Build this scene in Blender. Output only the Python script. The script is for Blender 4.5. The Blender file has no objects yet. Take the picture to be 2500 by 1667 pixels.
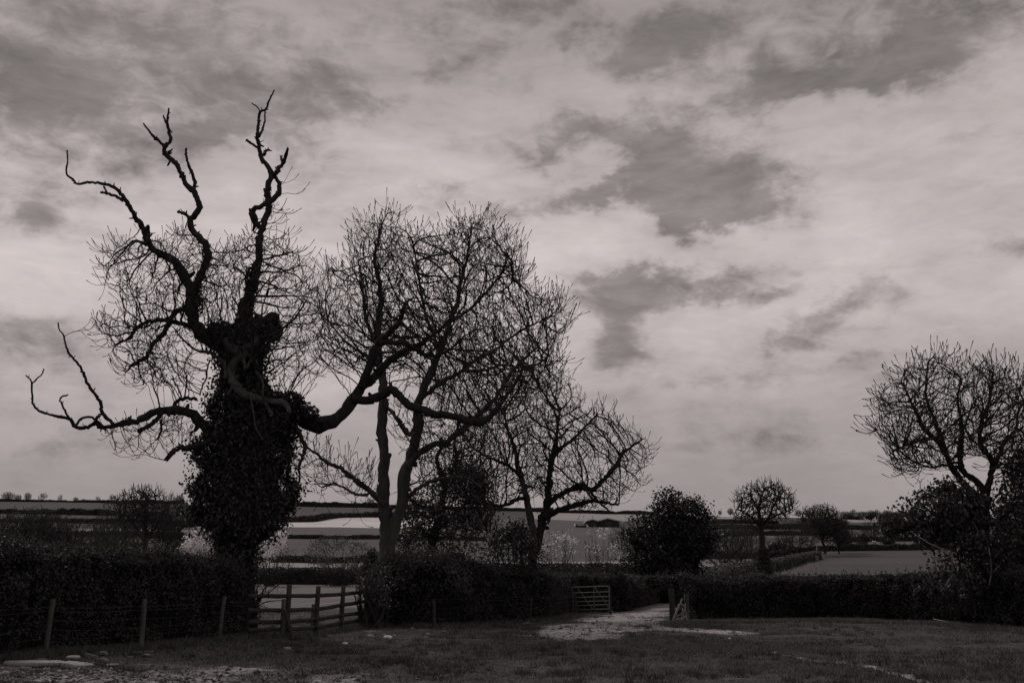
import bpy, bmesh, math, random
import numpy as np
from mathutils import Vector
R = np.random.default_rng(7)
random.seed(7)
sc = bpy.context.scene
COL = sc.collection

# ------------------------------------------------------------------ camera
CAMH = 1.6
PITCH = math.radians(13.45)
F = 2430.6                       # focal length in photograph pixels (35 mm on 36 mm, 2500 px wide)
CP, SP = math.cos(PITCH), math.sin(PITCH)
cam = bpy.data.cameras.new("camera")
cam.lens = 35; cam.sensor_width = 36; cam.clip_end = 20000
camo = bpy.data.objects.new("camera", cam); COL.objects.link(camo)
camo.location = (0, 0, CAMH); camo.rotation_euler = (math.pi/2 + PITCH, 0, 0)
sc.camera = camo

# ------------------------------------------------------------------ light
TINT = (1.0, 0.890, 0.876)
SUN_AZ = math.radians(-28)       # measured from +Y towards +X : sun behind the trees, a little to the left
SUN_EL = math.radians(44)
sl = bpy.data.lights.new("sun", 'SUN'); sl.energy = 1.5; sl.angle = math.radians(10)
sl.color = TINT
so = bpy.data.objects.new("sun", sl); COL.objects.link(so)
sdir = Vector((math.sin(SUN_AZ)*math.cos(SUN_EL), math.cos(SUN_AZ)*math.cos(SUN_EL), math.sin(SUN_EL)))
so.rotation_euler = sdir.to_track_quat('Z', 'Y').to_euler()
so.location = sdir*200

sc.view_settings.view_transform = 'Standard'
sc.view_settings.look = 'None'
sc.view_settings.gamma = 1
sc.view_settings.use_curve_mapping = False
sc.view_settings.exposure = 0

def pdir(px, py):
    cx = (px-1250)/F; cy = (833.5-py)/F
    v = Vector((cx, CP-cy*SP, SP+cy*CP)); v.normalize(); return v

# ------------------------------------------------------------------ sky
W = bpy.data.worlds.new("World"); sc.world = W; W.use_nodes = True
nt = W.node_tree; N = nt.nodes; L = nt.links; N.clear()
def nd(t, **k):
    n = N.new(t)
    for a, b in k.items(): setattr(n, a, b)
    return n
def mth(op, a, b=None, c=None, clamp=False):
    n = nd('ShaderNodeMath', operation=op, use_clamp=clamp)
    for i, v in enumerate((a, b, c)):
        if v is None: continue
        if isinstance(v, (int, float)): n.inputs[i].default_value = v
        else: L.new(v, n.inputs[i])
    return n.outputs[0]
def vmt(op, a, b=None, out=0):
    n = nd('ShaderNodeVectorMath', operation=op)
    for i, v in enumerate((a, b)):
        if v is None: continue
        if isinstance(v, (tuple, list, Vector)): n.inputs[i].default_value = v
        else: L.new(v, n.inputs[i])
    return n.outputs[out]
tc = nd('ShaderNodeTexCoord')
D0 = tc.outputs['Generated']
D0 = vmt('NORMALIZE', D0)
sep = nd('ShaderNodeSeparateXYZ'); L.new(D0, sep.inputs[0])
zc = mth('MAXIMUM', sep.outputs[2], 0.0)
den = mth('ADD', zc, 0.16)
qx = mth('DIVIDE', sep.outputs[0], den); qy = mth('DIVIDE', sep.outputs[1], den)
comb = nd('ShaderNodeCombineXYZ'); L.new(qx, comb.inputs[0]); L.new(qy, comb.inputs[1])
Q = comb.outputs[0]
def noise(vec, scale, detail=6, rough=0.58, dist=0.0, sx=1, sy=1, off=(0, 0, 0), out=0, zs=1):
    mp = nd('ShaderNodeMapping'); L.new(vec, mp.inputs[0])
    mp.inputs['Scale'].default_value = (sx, sy, zs); mp.inputs['Location'].default_value = off
    n = nd('ShaderNodeTexNoise'); n.inputs['Scale'].default_value = scale
    n.inputs['Detail'].default_value = detail; n.inputs['Roughness'].default_value = rough
    n.inputs['Distortion'].default_value = dist
    L.new(mp.outputs[0], n.inputs[0]); return n.outputs[out]
warp = noise(D0, 9.0, 8, 0.6, 0, 1, 1, (3, 1, 0), 1, zs=1.5)
wv = vmt('SUBTRACT', warp, (0.5, 0.5, 0.5))
wv = vmt('MULTIPLY', wv, (0.15, 0.15, 0.10))
DW = vmt('ADD', D0, wv)
# clouds: centre in the photograph, half size, density (negative = clear bright gap)
CL = [
 (1600,440,110,42,.9),(1700,480,90,40,.6),(1800,515,105,48,1.0),(1730,545,70,30,.6),(1500,475,60,26,.5),(1690,565,70,30,.6),(1820,410,120,40,.5),
 (1390,325,120,36,.65),(1580,370,130,45,.6),(1710,300,120,60,.5),(1620,150,80,40,.6),(1690,70,90,45,.4),
 (2230,150,80,42,.6),(2100,170,90,34,.55),(1980,205,110,30,.6),(1880,160,80,34,.4),(2150,80,120,34,.35),(1490,780,85,62,.7),(1530,715,110,40,.6),(1640,680,120,26,.55),(1520,850,110,35,.45),(1780,690,130,22,.5),
 (1800,640,110,20,.55),(1940,805,90,38,.5),(2140,725,130,26,.42),(2060,770,90,20,.3),(1960,675,60,18,.35),(2050,890,110,20,.3),
 (1150,500,190,45,.4),(1350,470,110,30,.4),(880,400,170,50,.42),(850,245,140,45,.42),(1090,170,90,26,.35),
 (60,170,180,110,.75),(330,240,240,80,.5),(150,330,260,60,.42),(500,80,300,70,.4),(60,480,180,60,.4),
 (650,300,160,60,.35),(560,160,120,60,.3),(0,830,220,50,.45),(150,1090,320,30,.3),(120,560,170,40,.3),
 (1750,20,400,60,.45),(2350,60,250,90,.4),(1250,50,260,60,.3),(2480,610,120,30,.3),(2190,455,50,14,.4),(2320,450,60,12,.35),
 (1900,1090,300,16,.2),(1780,930,420,24,.22),(2300,330,160,60,.12),
 (940,340,110,38,-.5),(1120,430,240,45,-.55),(1730,790,110,62,-.75),(1530,560,90,34,-.5),(560,395,90,40,-.4),(420,560,150,40,-.3),
 (300,690,220,70,-.3),(1330,880,160,90,-.15),(2100,560,260,120,-.3),(1480,430,60,20,-.4),(250,120,90,40,-.2),(1380,620,160,40,-.25),(1900,300,60,30,-.25),
]
dens = None
for (px, py, sx, sy, a) in CL:
    a = a*1.3 if a > 0 else a
    c = pdir(px, py); t1 = Vector((c.y, -c.x, 0)).normalized(); t2 = t1.cross(c).normalized()
    k = F*1.0
    e1 = t1*(k/sx); e2 = t2*(k/sy)
    dv = vmt('SUBTRACT', DW, c)
    a1 = vmt('DOT_PRODUCT', dv, e1, 1); a2 = vmt('DOT_PRODUCT', dv, e2, 1)
    s2 = mth('MULTIPLY_ADD', a1, a1, mth('MULTIPLY', a2, a2))
    dd = vmt('DOT_PRODUCT', dv, c*3.0, 1)          # keeps the far side of the sphere clear
    s2 = mth('MULTIPLY_ADD', dd, dd, s2)
    g = mth('EXPONENT', mth('MULTIPLY', s2, -0.75))
    dens = mth('MULTIPLY', g, a) if dens is None else mth('MULTIPLY_ADD', g, a, dens)
n1 = noise(D0, 11.0, 8, 0.60, 0.5, 1.0, 1.0, (7, 2, 0), zs=1.7)
n2 = noise(D0, 30.0, 7, 0.64, 0.4, 1.0, 1.0, (1, 9, 0), zs=1.8)
nA = noise(D0, 4.5, 9, 0.60, 0.5, 1.0, 1.0, (4, 4, 3), zs=2.6)
nB = noise(D0, 17.0, 8, 0.64, 0.5, 1.0, 1.0, (2, 6, 1), zs=3.2)
amp = mth('ADD', dens, 0.62, None, True)
nn = mth('ADD', mth('MULTIPLY', mth('SUBTRACT', n1, 0.5), 2.3), mth('MULTIPLY', mth('SUBTRACT', n2, 0.5), 1.7))
dn = mth('ADD', dens, mth('MULTIPLY', nn, amp))
mr = nd('ShaderNodeMapRange', interpolation_type='SMOOTHSTEP'); L.new(dn, mr.inputs[0])
mr.inputs[1].default_value = -0.05; mr.inputs[2].default_value = 1.05
mr.inputs[3].default_value = 0.0; mr.inputs[4].default_value = 1.0
veil = mth('ADD', mth('MULTIPLY', mth('SUBTRACT', nA, 0.5), 0.85), mth('MULTIPLY', mth('SUBTRACT', nB, 0.5), 0.5))
neg = mth('MAXIMUM', mth('MULTIPLY', dens, -1.0), 0.0)
fct = mth('ADD', mth('MULTIPLY_ADD', mr.outputs[0], -0.56, 1.05), mth('MULTIPLY_ADD', neg, 0.24, veil))
cr = nd('ShaderNodeValToRGB'); L.new(sep.outputs[2], cr.inputs[0])
el = cr.color_ramp; el.interpolation = 'B_SPLINE'
STOPS = [(0.0,.30),(0.065,.32),(.166,.38),(.246,.50),(.325,.54),(.398,.48),(.469,.37),(.535,.29),(.7,.28),(1,.30)]
el.elements[0].position = 0; el.elements[1].position = 1
for i, (p, v) in enumerate(STOPS):
    e = el.elements[0] if i == 0 else (el.elements[-1] if i == len(STOPS)-1 else el.elements.new(p))
    e.color = (v, v, v, 1)
lum = mth('MULTIPLY', cr.outputs[0], fct)
fadeh = nd('ShaderNodeMapRange'); L.new(sep.outputs[2], fadeh.inputs[0])
fadeh.inputs[1].default_value = 0.0; fadeh.inputs[2].default_value = 0.16
hz = nd('ShaderNodeMix'); hz.data_type = 'FLOAT'
L.new(fadeh.outputs[0], hz.inputs[0]); L.new(mth('MULTIPLY', cr.outputs[0], 0.84), hz.inputs[2]); L.new(lum, hz.inputs[3])
lum10 = mth('MULTIPLY', hz.outputs[0], 10.0)
sky = nd('ShaderNodeTexSky'); sky.sky_type = 'NISHITA'; sky.sun_disc = False
sky.sun_elevation = SUN_EL; sky.sun_rotation = SUN_AZ
bw = nd('ShaderNodeRGBToBW'); L.new(sky.outputs[0], bw.inputs[0])
nb = mth('MINIMUM', bw.outputs[0], 9.0)
mixv = mth('ADD', mth('MULTIPLY', nb, 0.06), mth('MULTIPLY', lum10, 0.94))
tint = vmt('SCALE', TINT, None); L.new(mixv, tint.node.inputs['Scale'])
bg = nd('ShaderNodeBackground'); L.new(tint, bg.inputs[0]); bg.inputs[1].default_value = 0.1
wo = nd('ShaderNodeOutputWorld'); L.new(bg.outputs[0], wo.inputs[0])

# ------------------------------------------------------------------ pixel helpers (photograph pixels -> points of the place)
def ray(px, py):
    cx = (px-1250)/F; cy = (833.5-py)/F
    return np.array((cx, CP-cy*SP, SP+cy*CP))
def P(px, py, D):
    d = ray(px, py); t = D/d[1]
    return np.array((d[0]*t, D, CAMH+d[2]*t))
def G0(px, py):
    d = ray(px, py); t = -CAMH/d[2]
    return np.array((d[0]*t, d[1]*t, 0.0))
def slope(row): return math.tan(PITCH+math.atan((833.5-row)/F))
def m_per_px(D): return D*CP/F*1.0

# ------------------------------------------------------------------ noise
_lat = R.random((256, 256))
def vnoise(x, y, seed=0):
    x = np.asarray(x, float)+seed*17.3; y = np.asarray(y, float)+seed*41.7
    xi = np.floor(x).astype(int); yi = np.floor(y).astype(int)
    fx = x-xi; fy = y-yi; fx = fx*fx*(3-2*fx); fy = fy*fy*(3-2*fy)
    g = lambda a, b: _lat[a & 255, b & 255]
    return (g(xi, yi)*(1-fx)+g(xi+1, yi)*fx)*(1-fy)+(g(xi, yi+1)*(1-fx)+g(xi+1, yi+1)*fx)*fy
def fbm(x, y, o=4, seed=0):
    s = 0; a = 0.5; t = 0
    for i in range(o):
        s = s+a*vnoise(x*2**i, y*2**i, seed+i*3); t += a; a *= 0.5
    return s/t

# ------------------------------------------------------------------ terrain height
TD = np.array([60, 140, 250, 350, 450, 600, 750, 1000.])
TR = [[1425,1425,1421,1412],[1385,1388,1380,1368],[1350,1353,1350,1342],[1312,1317,1326,1324],[1285,1288,1301,1305],[1262,1265,1284,1291],[1226,1237,1258,1271]]
TS = np.array([[-CAMH/60]*4]+[[slope(r) for r in rr] for rr in TR])
TPX = np.array([0, 800, 1700, 2300.])
def Zt(x, y):
    x = np.asarray(x, float); y = np.asarray(y, float)
    D = np.sqrt(y*y+(0.35*x)**2)
    px = 1250+2497*x/np.maximum(np.abs(y), 1e-3+0.3*np.abs(x))
    Dc = np.clip(D, 60, 1000)
    cols = [np.interp(Dc, TD, TS[:, k]) for k in range(4)]
    pc = np.clip(px, 0, 2300)
    s = np.where(pc < 800, cols[0]+(cols[1]-cols[0])*pc/800,
        np.where(pc < 1700, cols[1]+(cols[2]-cols[1])*(pc-800)/900, cols[2]+(cols[3]-cols[2])*(pc-1700)/600))
    z = np.where(D < 60, 0.0, CAMH+Dc*s)
    z = z-np.maximum(D-1000, 0)*0.02
    z = z+np.clip((D-60)/60, 0, 1)*(fbm(x/40, y/40, 3, 5)-0.5)*np.minimum(1.2, D/300)
    return z
def near_bump(x, y):
    D = np.hypot(x, y)
    a = np.clip(1-(D-50)/15, 0, 1)
    return a*((fbm(x/2.3, y/2.3, 3, 1)-0.5)*0.13+(fbm(x/0.5, y/0.5, 2, 9)-0.5)*0.085)+rough_patch(x, y)
def rough_patch(x, y):
    c = G0(60, 1690); a = np.clip(1.5-np.hypot((x-c[0])/7.0, (y-c[1])/3.8), 0, 1)
    return a*(np.maximum(fbm(x/.42, y/.42, 2, 51)-.42, 0)*.22+(fbm(x/.16, y/.16, 1, 52)-.5)*.04)
def zg(x, y): return Zt(x, y)+near_bump(np.asarray(x, float), np.asarray(y, float))
def on(px, D):
    z = 0.0
    for _ in range(4):
        zc_ = D*CP+(z-CAMH)*SP
        x = (px-1250)/F*zc_
        z = float(zg(x, D))
    return np.array((x, D, z))

# ------------------------------------------------------------------ materials
def mat(name):
    m = bpy.data.materials.new(name); m.use_nodes = True
    n = m.node_tree.nodes; n.clear()
    return m, n, m.node_tree.links
WARM = (1.03, 0.995, 0.985)
def grey(v): return (v*WARM[0], v*WARM[1], v*WARM[2], 1)
def surf_mat(name, lo, hi, scale=8, rough=0.9, bump=0.3, bscale=None, stretch=(1, 1, 1), spec=0.2, big=None, dist=0.02):
    m, n, l = mat(name)
    o = n.new('ShaderNodeOutputMaterial'); b = n.new('ShaderNodeBsdfPrincipled')
    t = n.new('ShaderNodeTexCoord'); mp = n.new('ShaderNodeMapping'); mp.inputs['Scale'].default_value = stretch
    l.new(t.outputs['Object'], mp.inputs[0])
    x = n.new('ShaderNodeTexNoise'); x.inputs['Scale'].default_value = scale; x.inputs['Detail'].default_value = 6; x.inputs['Roughness'].default_value = 0.65
    l.new(mp.outputs[0], x.inputs[0])
    fac = x.outputs[0]
    if big:
        y = n.new('ShaderNodeTexNoise'); y.inputs['Scale'].default_value = big; y.inputs['Detail'].default_value = 4
        l.new(mp.outputs[0], y.inputs[0])
        ad = n.new('ShaderNodeMath'); ad.operation = 'ADD'; l.new(fac, ad.inputs[0]); l.new(y.outputs[0], ad.inputs[1])
        hf = n.new('ShaderNodeMath'); hf.operation = 'MULTIPLY'; hf.inputs[1].default_value = 0.5; l.new(ad.outputs[0], hf.inputs[0]); fac = hf.outputs[0]
    r = n.new('ShaderNodeValToRGB'); r.color_ramp.elements[0].color = grey(lo); r.color_ramp.elements[1].color = grey(hi)
    r.color_ramp.elements[0].position = 0.32; r.color_ramp.elements[1].position = 0.68
    l.new(fac, r.inputs[0]); l.new(r.outputs[0], b.inputs['Base Color'])
    b.inputs['Roughness'].default_value = rough; b.inputs['Specular IOR Level'].default_value = spec
    if bump:
        bp = n.new('ShaderNodeBump'); bp.inputs['Strength'].default_value = bump; bp.inputs['Distance'].default_value = dist
        z = n.new('ShaderNodeTexNoise'); z.inputs['Scale'].default_value = bscale or scale*2; z.inputs['Detail'].default_value = 5
        l.new(mp.outputs[0], z.inputs[0]); l.new(z.outputs[0], bp.inputs['Height']); l.new(bp.outputs[0], b.inputs['Normal'])
    l.new(b.outputs[0], o.inputs[0]); return m
def leaf_mat(name, lo, hi, rough=0.5, spec=0.4, trans=0.25):
    m, n, l = mat(name)
    o = n.new('ShaderNodeOutputMaterial'); b = n.new('ShaderNodeBsdfPrincipled'); tr = n.new('ShaderNodeBsdfTranslucent')
    g = n.new('ShaderNodeNewGeometry'); r = n.new('ShaderNodeValToRGB')
    r.color_ramp.elements[0].color = grey(lo); r.color_ramp.elements[1].color = grey(hi)
    l.new(g.outputs['Random Per Island'], r.inputs[0])
    l.new(r.outputs[0], b.inputs['Base Color']); l.new(r.outputs[0], tr.inputs[0])
    b.inputs['Roughness'].default_value = rough; b.inputs['Specular IOR Level'].default_value = spec
    mx = n.new('ShaderNodeMixShader'); mx.inputs[0].default_value = trans
    l.new(b.outputs[0], mx.inputs[1]); l.new(tr.outputs[0], mx.inputs[2]); l.new(mx.outputs[0], o.inputs[0]); return m
M = {}
M['bark_dark'] = surf_mat('dark_bark', .014, .042, 9, .95, .7, 20, (1, 1, .35), .1)
M['bark_pale'] = surf_mat('pale_bark', .045, .12, 6, .9, .7, 22, (1, 1, .5), .1, 2)
M['bark_ash'] = surf_mat('ash_bark', .036, .13, 5, .9, .8, 26, (1, 1, .3), .1, 1.2)
M['twig'] = surf_mat('twig_bark', .018, .045, 4, .9, 0)
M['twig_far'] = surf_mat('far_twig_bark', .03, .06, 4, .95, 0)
M['post'] = surf_mat('weathered_post', .03, .14, 9, .9, .6, 40, (3, 3, .5), .1, 3, .01)
M['rail'] = surf_mat('weathered_rail', .025, .07, 10, .9, .5, 40, (.5, 3, 3), .1, 2, .01)
M['post_dark'] = surf_mat('dark_post', .025, .06, 9, .9, .6, 40, (3, 3, .5), .1)
M['stick'] = surf_mat('bleached_stick', .16, .34, 9, .85, .3)
M['galv'] = surf_mat('galvanised_steel', .10, .20, 14, .55, .1, None, (1, 1, 1), .5)
M['wire'] = surf_mat('rusty_wire', .05, .11, 14, .6, 0)
M['stone'] = surf_mat('pale_limestone', .18, .36, 14, .9, .6, 30, (1, 1, 1), .15, 4, .01)
M['stone_lt'] = surf_mat('white_stone', .45, .68, 14, .85, .4, 30, (1, 1, 1), .2, 4, .01)
M['stone_dk'] = surf_mat('brown_stone', .10, .2, 14, .9, .6, 30, (1, 1, 1), .15, 4, .01)
M['leaf_hedge'] = leaf_mat('hedge_leaf', .016, .085, .6, .2, .22)
M['core'] = surf_mat('inner_shade', .006, .016, 5, 1, 0, None, (1, 1, 1), .0)  # near-black: shade inside hedges and ivy put into the colour
M['core_far'] = surf_mat('far_hedge_inside', .015, .04, 1.2, 1, 0, None, (1, 1, 1), .0)
M['leaf_ivy'] = leaf_mat('ivy_leaf', .008, .07, .5, .3, .12)
M['leaf_holly'] = leaf_mat('holly_leaf', .007, .036, .5, .22, .1)
M['leaf_shrub'] = leaf_mat('shrub_leaf', .02, .07, .5, .4, .2)
M['leaf_haw'] = leaf_mat('hawthorn_leaf', .03, .11, .55, .3, .25)
M['leaf_far'] = leaf_mat('far_hedge_leaf', .022, .085, .8, .1, .15)
M['leaf_top'] = leaf_mat('verge_grass', .05, .14, .7, .2, .2)
M['blossom'] = leaf_mat('blossom_petal', .62, .86, .7, .2, .45)
M['reed'] = leaf_mat('dead_reed', .16, .4, .7, .2, .2)
M['grass'] = leaf_mat('grass_blade', .022, .20, .7, .2, .25)
M['barn_wall'] = surf_mat('dark_cladding', .015, .03, 2, .8, 0)
M['barn_roof'] = surf_mat('sheet_roof', .45, .6, 2, .6, 0)
M['white'] = surf_mat('white_paint', .72, .82, 2, .5, 0, None, (1, 1, 1), .4)
M['offwhite'] = surf_mat('offwhite_render', .5, .65, 2, .7, 0)

# ------------------------------------------------------------------ mesh builders
def mesh_np(name, V, faces, smooth=False):
    V = np.ascontiguousarray(V, dtype=np.float32)
    me = bpy.data.meshes.new(name)
    me.vertices.add(len(V)); me.vertices.foreach_set('co', V.ravel())
    li = []; tot = []
    for f in faces:
        f = np.asarray(f, dtype=np.int32)
        if len(f) == 0: continue
        li.append(f.ravel()); tot.append(np.full(len(f), f.shape[1], dtype=np.int32))
    li = np.concatenate(li); tot = np.concatenate(tot)
    st = np.concatenate(([0], np.cumsum(tot)[:-1])).astype(np.int32)
    me.loops.add(len(li)); me.loops.foreach_set('vertex_index', li)
    me.polygons.add(len(tot)); me.polygons.foreach_set('loop_start', st)
    if smooth: me.polygons.foreach_set('use_smooth', np.ones(len(tot), dtype=bool))
    me.update(calc_edges=True); me.validate()
    return me
class MB:
    def __init__(s): s.V = []; s.F3 = []; s.F4 = []; s.n = 0
    def add(s, V, F):
        V = np.asarray(V, float); F = np.asarray(F, int)
        if len(V) == 0: return
        (s.F3 if F.shape[1] == 3 else s.F4).append(F+s.n)
        s.V.append(V); s.n += len(V)
    def mesh(s, name, off=None, smooth=False):
        V = np.concatenate(s.V)
        if off is not None: V = V-np.asarray(off)
        fs = []
        if s.F3: fs.append(np.concatenate(s.F3))
        if s.F4: fs.append(np.concatenate(s.F4))
        return mesh_np(name, V, fs, smooth)
def link(name, me, m, parent=None, loc=None):
    o = bpy.data.objects.new(name, me); COL.objects.link(o)
    if m is not None: me.materials.append(m)
    if parent is not None: o.parent = parent
    if loc is not None: o.location = loc
    return o
def tag(o, label=None, cat=None, group=None, kind=None):
    if label: o['label'] = label
    if cat: o['category'] = cat
    if group: o['group'] = group
    if kind: o['kind'] = kind
    return o
def thing(name, label, cat, loc, group=None, rz=0):
    o = bpy.data.objects.new(name, None); COL.objects.link(o); o.empty_display_size = .2
    o.location = loc; o.rotation_euler = (0, 0, rz)
    return tag(o, label, cat, group)
def copy_tree(o, parent=None):
    c = o.copy(); COL.objects.link(c)
    if parent is not None: c.parent = parent
    for ch in list(o.children): copy_tree(ch, c)
    return c

def frusta(A, B, ra, rb, n):
    """independent frustum per edge"""
    A = np.asarray(A); B = np.asarray(B); k = len(A)
    d = B-A; ln = np.linalg.norm(d, axis=1, keepdims=True)+1e-9; d = d/ln
    ref = np.where(np.abs(d[:, 2:3]) > 0.9, np.array([[1., 0, 0]]), np.array([[0, 0, 1.]]))
    u = np.cross(d, ref); u /= np.linalg.norm(u, axis=1, keepdims=True)+1e-9
    v = np.cross(d, u)
    an = np.arange(n)*2*math.pi/n
    c = np.cos(an)[None, :, None]; s = np.sin(an)[None, :, None]
    ring = u[:, None, :]*c+v[:, None, :]*s
    VA = A[:, None, :]+ring*ra[:, None, None]; VB = (B+d*np.minimum(rb, .5*ln[:, 0])[:, None]*.6)[:, None, :]+ring*rb[:, None, None]
    V = np.concatenate([VA, VB], axis=1).reshape(-1, 3)
    base = (np.arange(k)*2*n)[:, None]; i = np.arange(n)[None, :]; j = (i+1) % n
    Fq = np.stack([base+i, base+j, base+n+j, base+n+i], axis=2).reshape(-1, 4)
    return V, Fq
def catmull(pts, seg):
    pts = np.asarray(pts, float); n = len(pts); out = []
    for i in range(n-1):
        p0 = pts[max(i-1, 0)]; p1 = pts[i]; p2 = pts[i+1]; p3 = pts[min(i+2, n-1)]
        for t in np.linspace(0, 1, seg, endpoint=False):
            out.append(0.5*((2*p1)+(-p0+p2)*t+(2*p0-5*p1+4*p2-p3)*t*t+(-p0+3*p1-3*p2+p3)*t**3))
    out.append(pts[-1]); return np.array(out)
def sweep(mb, pts, rad, n=8, rough=0.12, seed=0, cap=True):
    pts = np.asarray(pts); k = len(pts); rad = np.asarray(rad)
    T = np.gradient(pts, axis=0); T /= np.linalg.norm(T, axis=1, keepdims=True)+1e-9
    u = np.cross(T[0], [0.3, 1, 0.1]); u /= np.linalg.norm(u)+1e-9
    V = []
    for i in range(k):
        u = u-T[i]*np.dot(u, T[i]); u /= np.linalg.norm(u)+1e-9; v = np.cross(T[i], u)
        a = np.arange(n)*2*math.pi/n
        rr = rad[i]*(1+rough*2*(vnoise(np.cos(a)*1.3+i*.35, np.sin(a)*1.3+seed*3.1, seed)-.5))
        V.append(pts[i]+np.outer(np.cos(a)*rr, u)+np.outer(np.sin(a)*rr, v))
    V = np.concatenate(V)
    i = np.arange(k-1)[:, None]*n; j = np.arange(n)[None, :]; j2 = (j+1) % n
    Fq = np.stack([i+j, i+j2, i+n+j2, i+n+j], axis=2).reshape(-1, 4)
    mb.add(V, Fq)
    if cap:
        for (c0, q, fl) in ((0, pts[0], True), ((k-1)*n, pts[-1], False)):
            VV = np.concatenate([V[c0:c0+n], [q]]); f = [[j, (j+1) % n, n] for j in range(n)]
            if fl: f = [t[::-1] for t in f]
            mb.add(VV, f)
def box_verts(c, ax, ay, az):
    c = np.asarray(c, float); V = []
    for k in (-1, 1):
        for j in (-1, 1):
            for i in (-1, 1): V.append(c+i*np.asarray(ax)+j*np.asarray(ay)+k*np.asarray(az))
    return np.array(V), [[0, 2, 3, 1], [4, 5, 7, 6], [0, 1, 5, 4], [2, 6, 7, 3], [0, 4, 6, 2], [1, 3, 7, 5]]
def plank(mb, a, b, h, t, jitter=0.0):
    a = np.asarray(a, float); b = np.asarray(b, float); d = b-a; ln = np.linalg.norm(d); d /= ln
    s = np.cross(d, [0, 0, 1]); s /= np.linalg.norm(s); u = np.cross(s, d)
    n = 5; V = []
    for i in range(n+1):
        c = a+d*ln*i/n; w = 1+jitter*(random.random()-.5)
        c = c+u*jitter*.12*(random.random()-.5)
        for (su, ss) in ((-1, -1), (-1, 1), (1, 1), (1, -1)): V.append(c+u*su*h/2*w+s*ss*t/2)
    Fq = [[0, 3, 2, 1], [4*n, 4*n+1, 4*n+2, 4*n+3]]
    for i in range(n):
        for j in range(4): Fq.append([4*i+j, 4*i+(j+1) % 4, 4*i+4+(j+1) % 4, 4*i+4+j])
    mb.add(V, Fq)
def leaves(C, size, nrm=None, nb=0.0, up=0.0, asp=0.55, droop=0.0):
    """diamond leaves at centres C"""
    k = len(C); C = np.asarray(C)
    n = R.normal(size=(k, 3)); n /= np.linalg.norm(n, axis=1, keepdims=True)
    if nrm is not None: n = n+nb*nrm
    n[:, 2] += up; n /= np.linalg.norm(n, axis=1, keepdims=True)+1e-9
    t = R.normal(size=(k, 3)); t[:, 2] -= droop
    t -= n*np.sum(t*n, axis=1, keepdims=True); t /= np.linalg.norm(t, axis=1, keepdims=True)+1e-9
    b = np.cross(n, t)
    s = (np.asarray(size)*(0.6+0.8*R.random(k)))[:, None]*0.5
    V = np.stack([C-t*s, C+b*s*asp+n*s*.12-t*s*.15, C+t*s, C-b*s*asp+n*s*.12-t*s*.15], axis=1).reshape(-1, 3)
    return V, np.arange(4*k).reshape(-1, 4)

# ------------------------------------------------------------------ ground
STON = lambda px, py: G0(px, py)
def bare_mask(x, y):
    """worn earth in the paddock: stony corner, track through the gateway, pale worn line"""
    m = np.zeros_like(x)
    a = fbm(x/1.1, y/1.1, 4, 2)
    c = G0(60, 1690); d = np.hypot((x-c[0])/6.2, (y-c[1])/3.6); m = np.maximum(m, np.clip(1.4-d-(a-.5)*2.6, 0, 1)*.62)
    c = G0(420, 1640); d = np.hypot((x-c[0])/3.2, (y-c[1])/2.6); m = np.maximum(m, np.clip(.95-d-(a-.5)*2.4, 0, 1)*.42)
    def seg(pts, w, amp, k=1.6, s=2.0):
        nonlocal m
        for (p, q) in zip(pts[:-1], pts[1:]):
            d = q-p; t = np.clip(((x-p[0])*d[0]+(y-p[1])*d[1])/(d@d), 0, 1)
            ds = np.hypot(x-p[0]-t*d[0], y-p[1]-t*d[1])
            m = np.maximum(m, np.clip(k*(1.15-ds/w)-(a-.5)*s, 0, 1)*amp)
    tr = [G0(*q)[:2] for q in ((1390, 1555), (1450, 1528), (1560, 1500), (1640, 1482), (1740, 1466))]
    seg(tr, 1.6, .95, 1.5, 2.6)
    tr = [G0(*q)[:2] for q in ((1480, 1540), (1600, 1536), (1730, 1542), (1790, 1544))]
    seg(tr, .8, 1.1, 1.8, 2.2)
    tr = [G0(*q)[:2] for q in ((1560, 1515), (1640, 1530), (1700, 1540))]
    seg(tr, .8, .7, 1.6, 2.8)
    tr = [G0(*q)[:2] for q in ((1880, 1590), (1980, 1608), (2045, 1617), (2130, 1634), (2190, 1646), (2310, 1672))]
    seg(tr, .13, .95, 1.6, 1.6)
    tr = [G0(*q)[:2] for q in ((620, 1560), (760, 1552), (900, 1540), (1100, 1540))]
    seg(tr, .5, .3)
    return m
UN, UMAX = 400, 0.92
us = np.linspace(-UMAX, UMAX, UN)
near = np.concatenate([np.geomspace(4, 14, 40)[:-1], np.geomspace(14, 60, 420)]); far = np.geomspace(60, 1000, 220)[1:]; beyond = np.array([1015, 1040, 1080, 1150, 1300, 1700, 2500, 4000, 7000.])
Dn = np.concatenate([near, far, beyond])
UU, DD = np.meshgrid(us, Dn)
XX = UU*DD; ZZ = zg(XX, DD)
NR = len(Dn)
def quads_of(mask):
    i, j = np.nonzero(mask); b = i*UN+j
    return np.stack([b, b+1, b+UN+1, b+UN], axis=1)
GV = np.stack([XX, DD, ZZ], axis=2).reshape(-1, 3)
cD = 0.5*(DD[:-1, :-1]+DD[1:, 1:]); cPX = 1250+2497*0.5*(UU[:-1, :-1]+UU[1:, 1:])
fid = np.zeros(cD.shape, int)
HDp = lambda D: np.interp(D, [60, 85, 130, 180, 290, 350], [1600, 1660, 1760, 1850, 1990, 2040])
right = cPX > HDp(cD)
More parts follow.
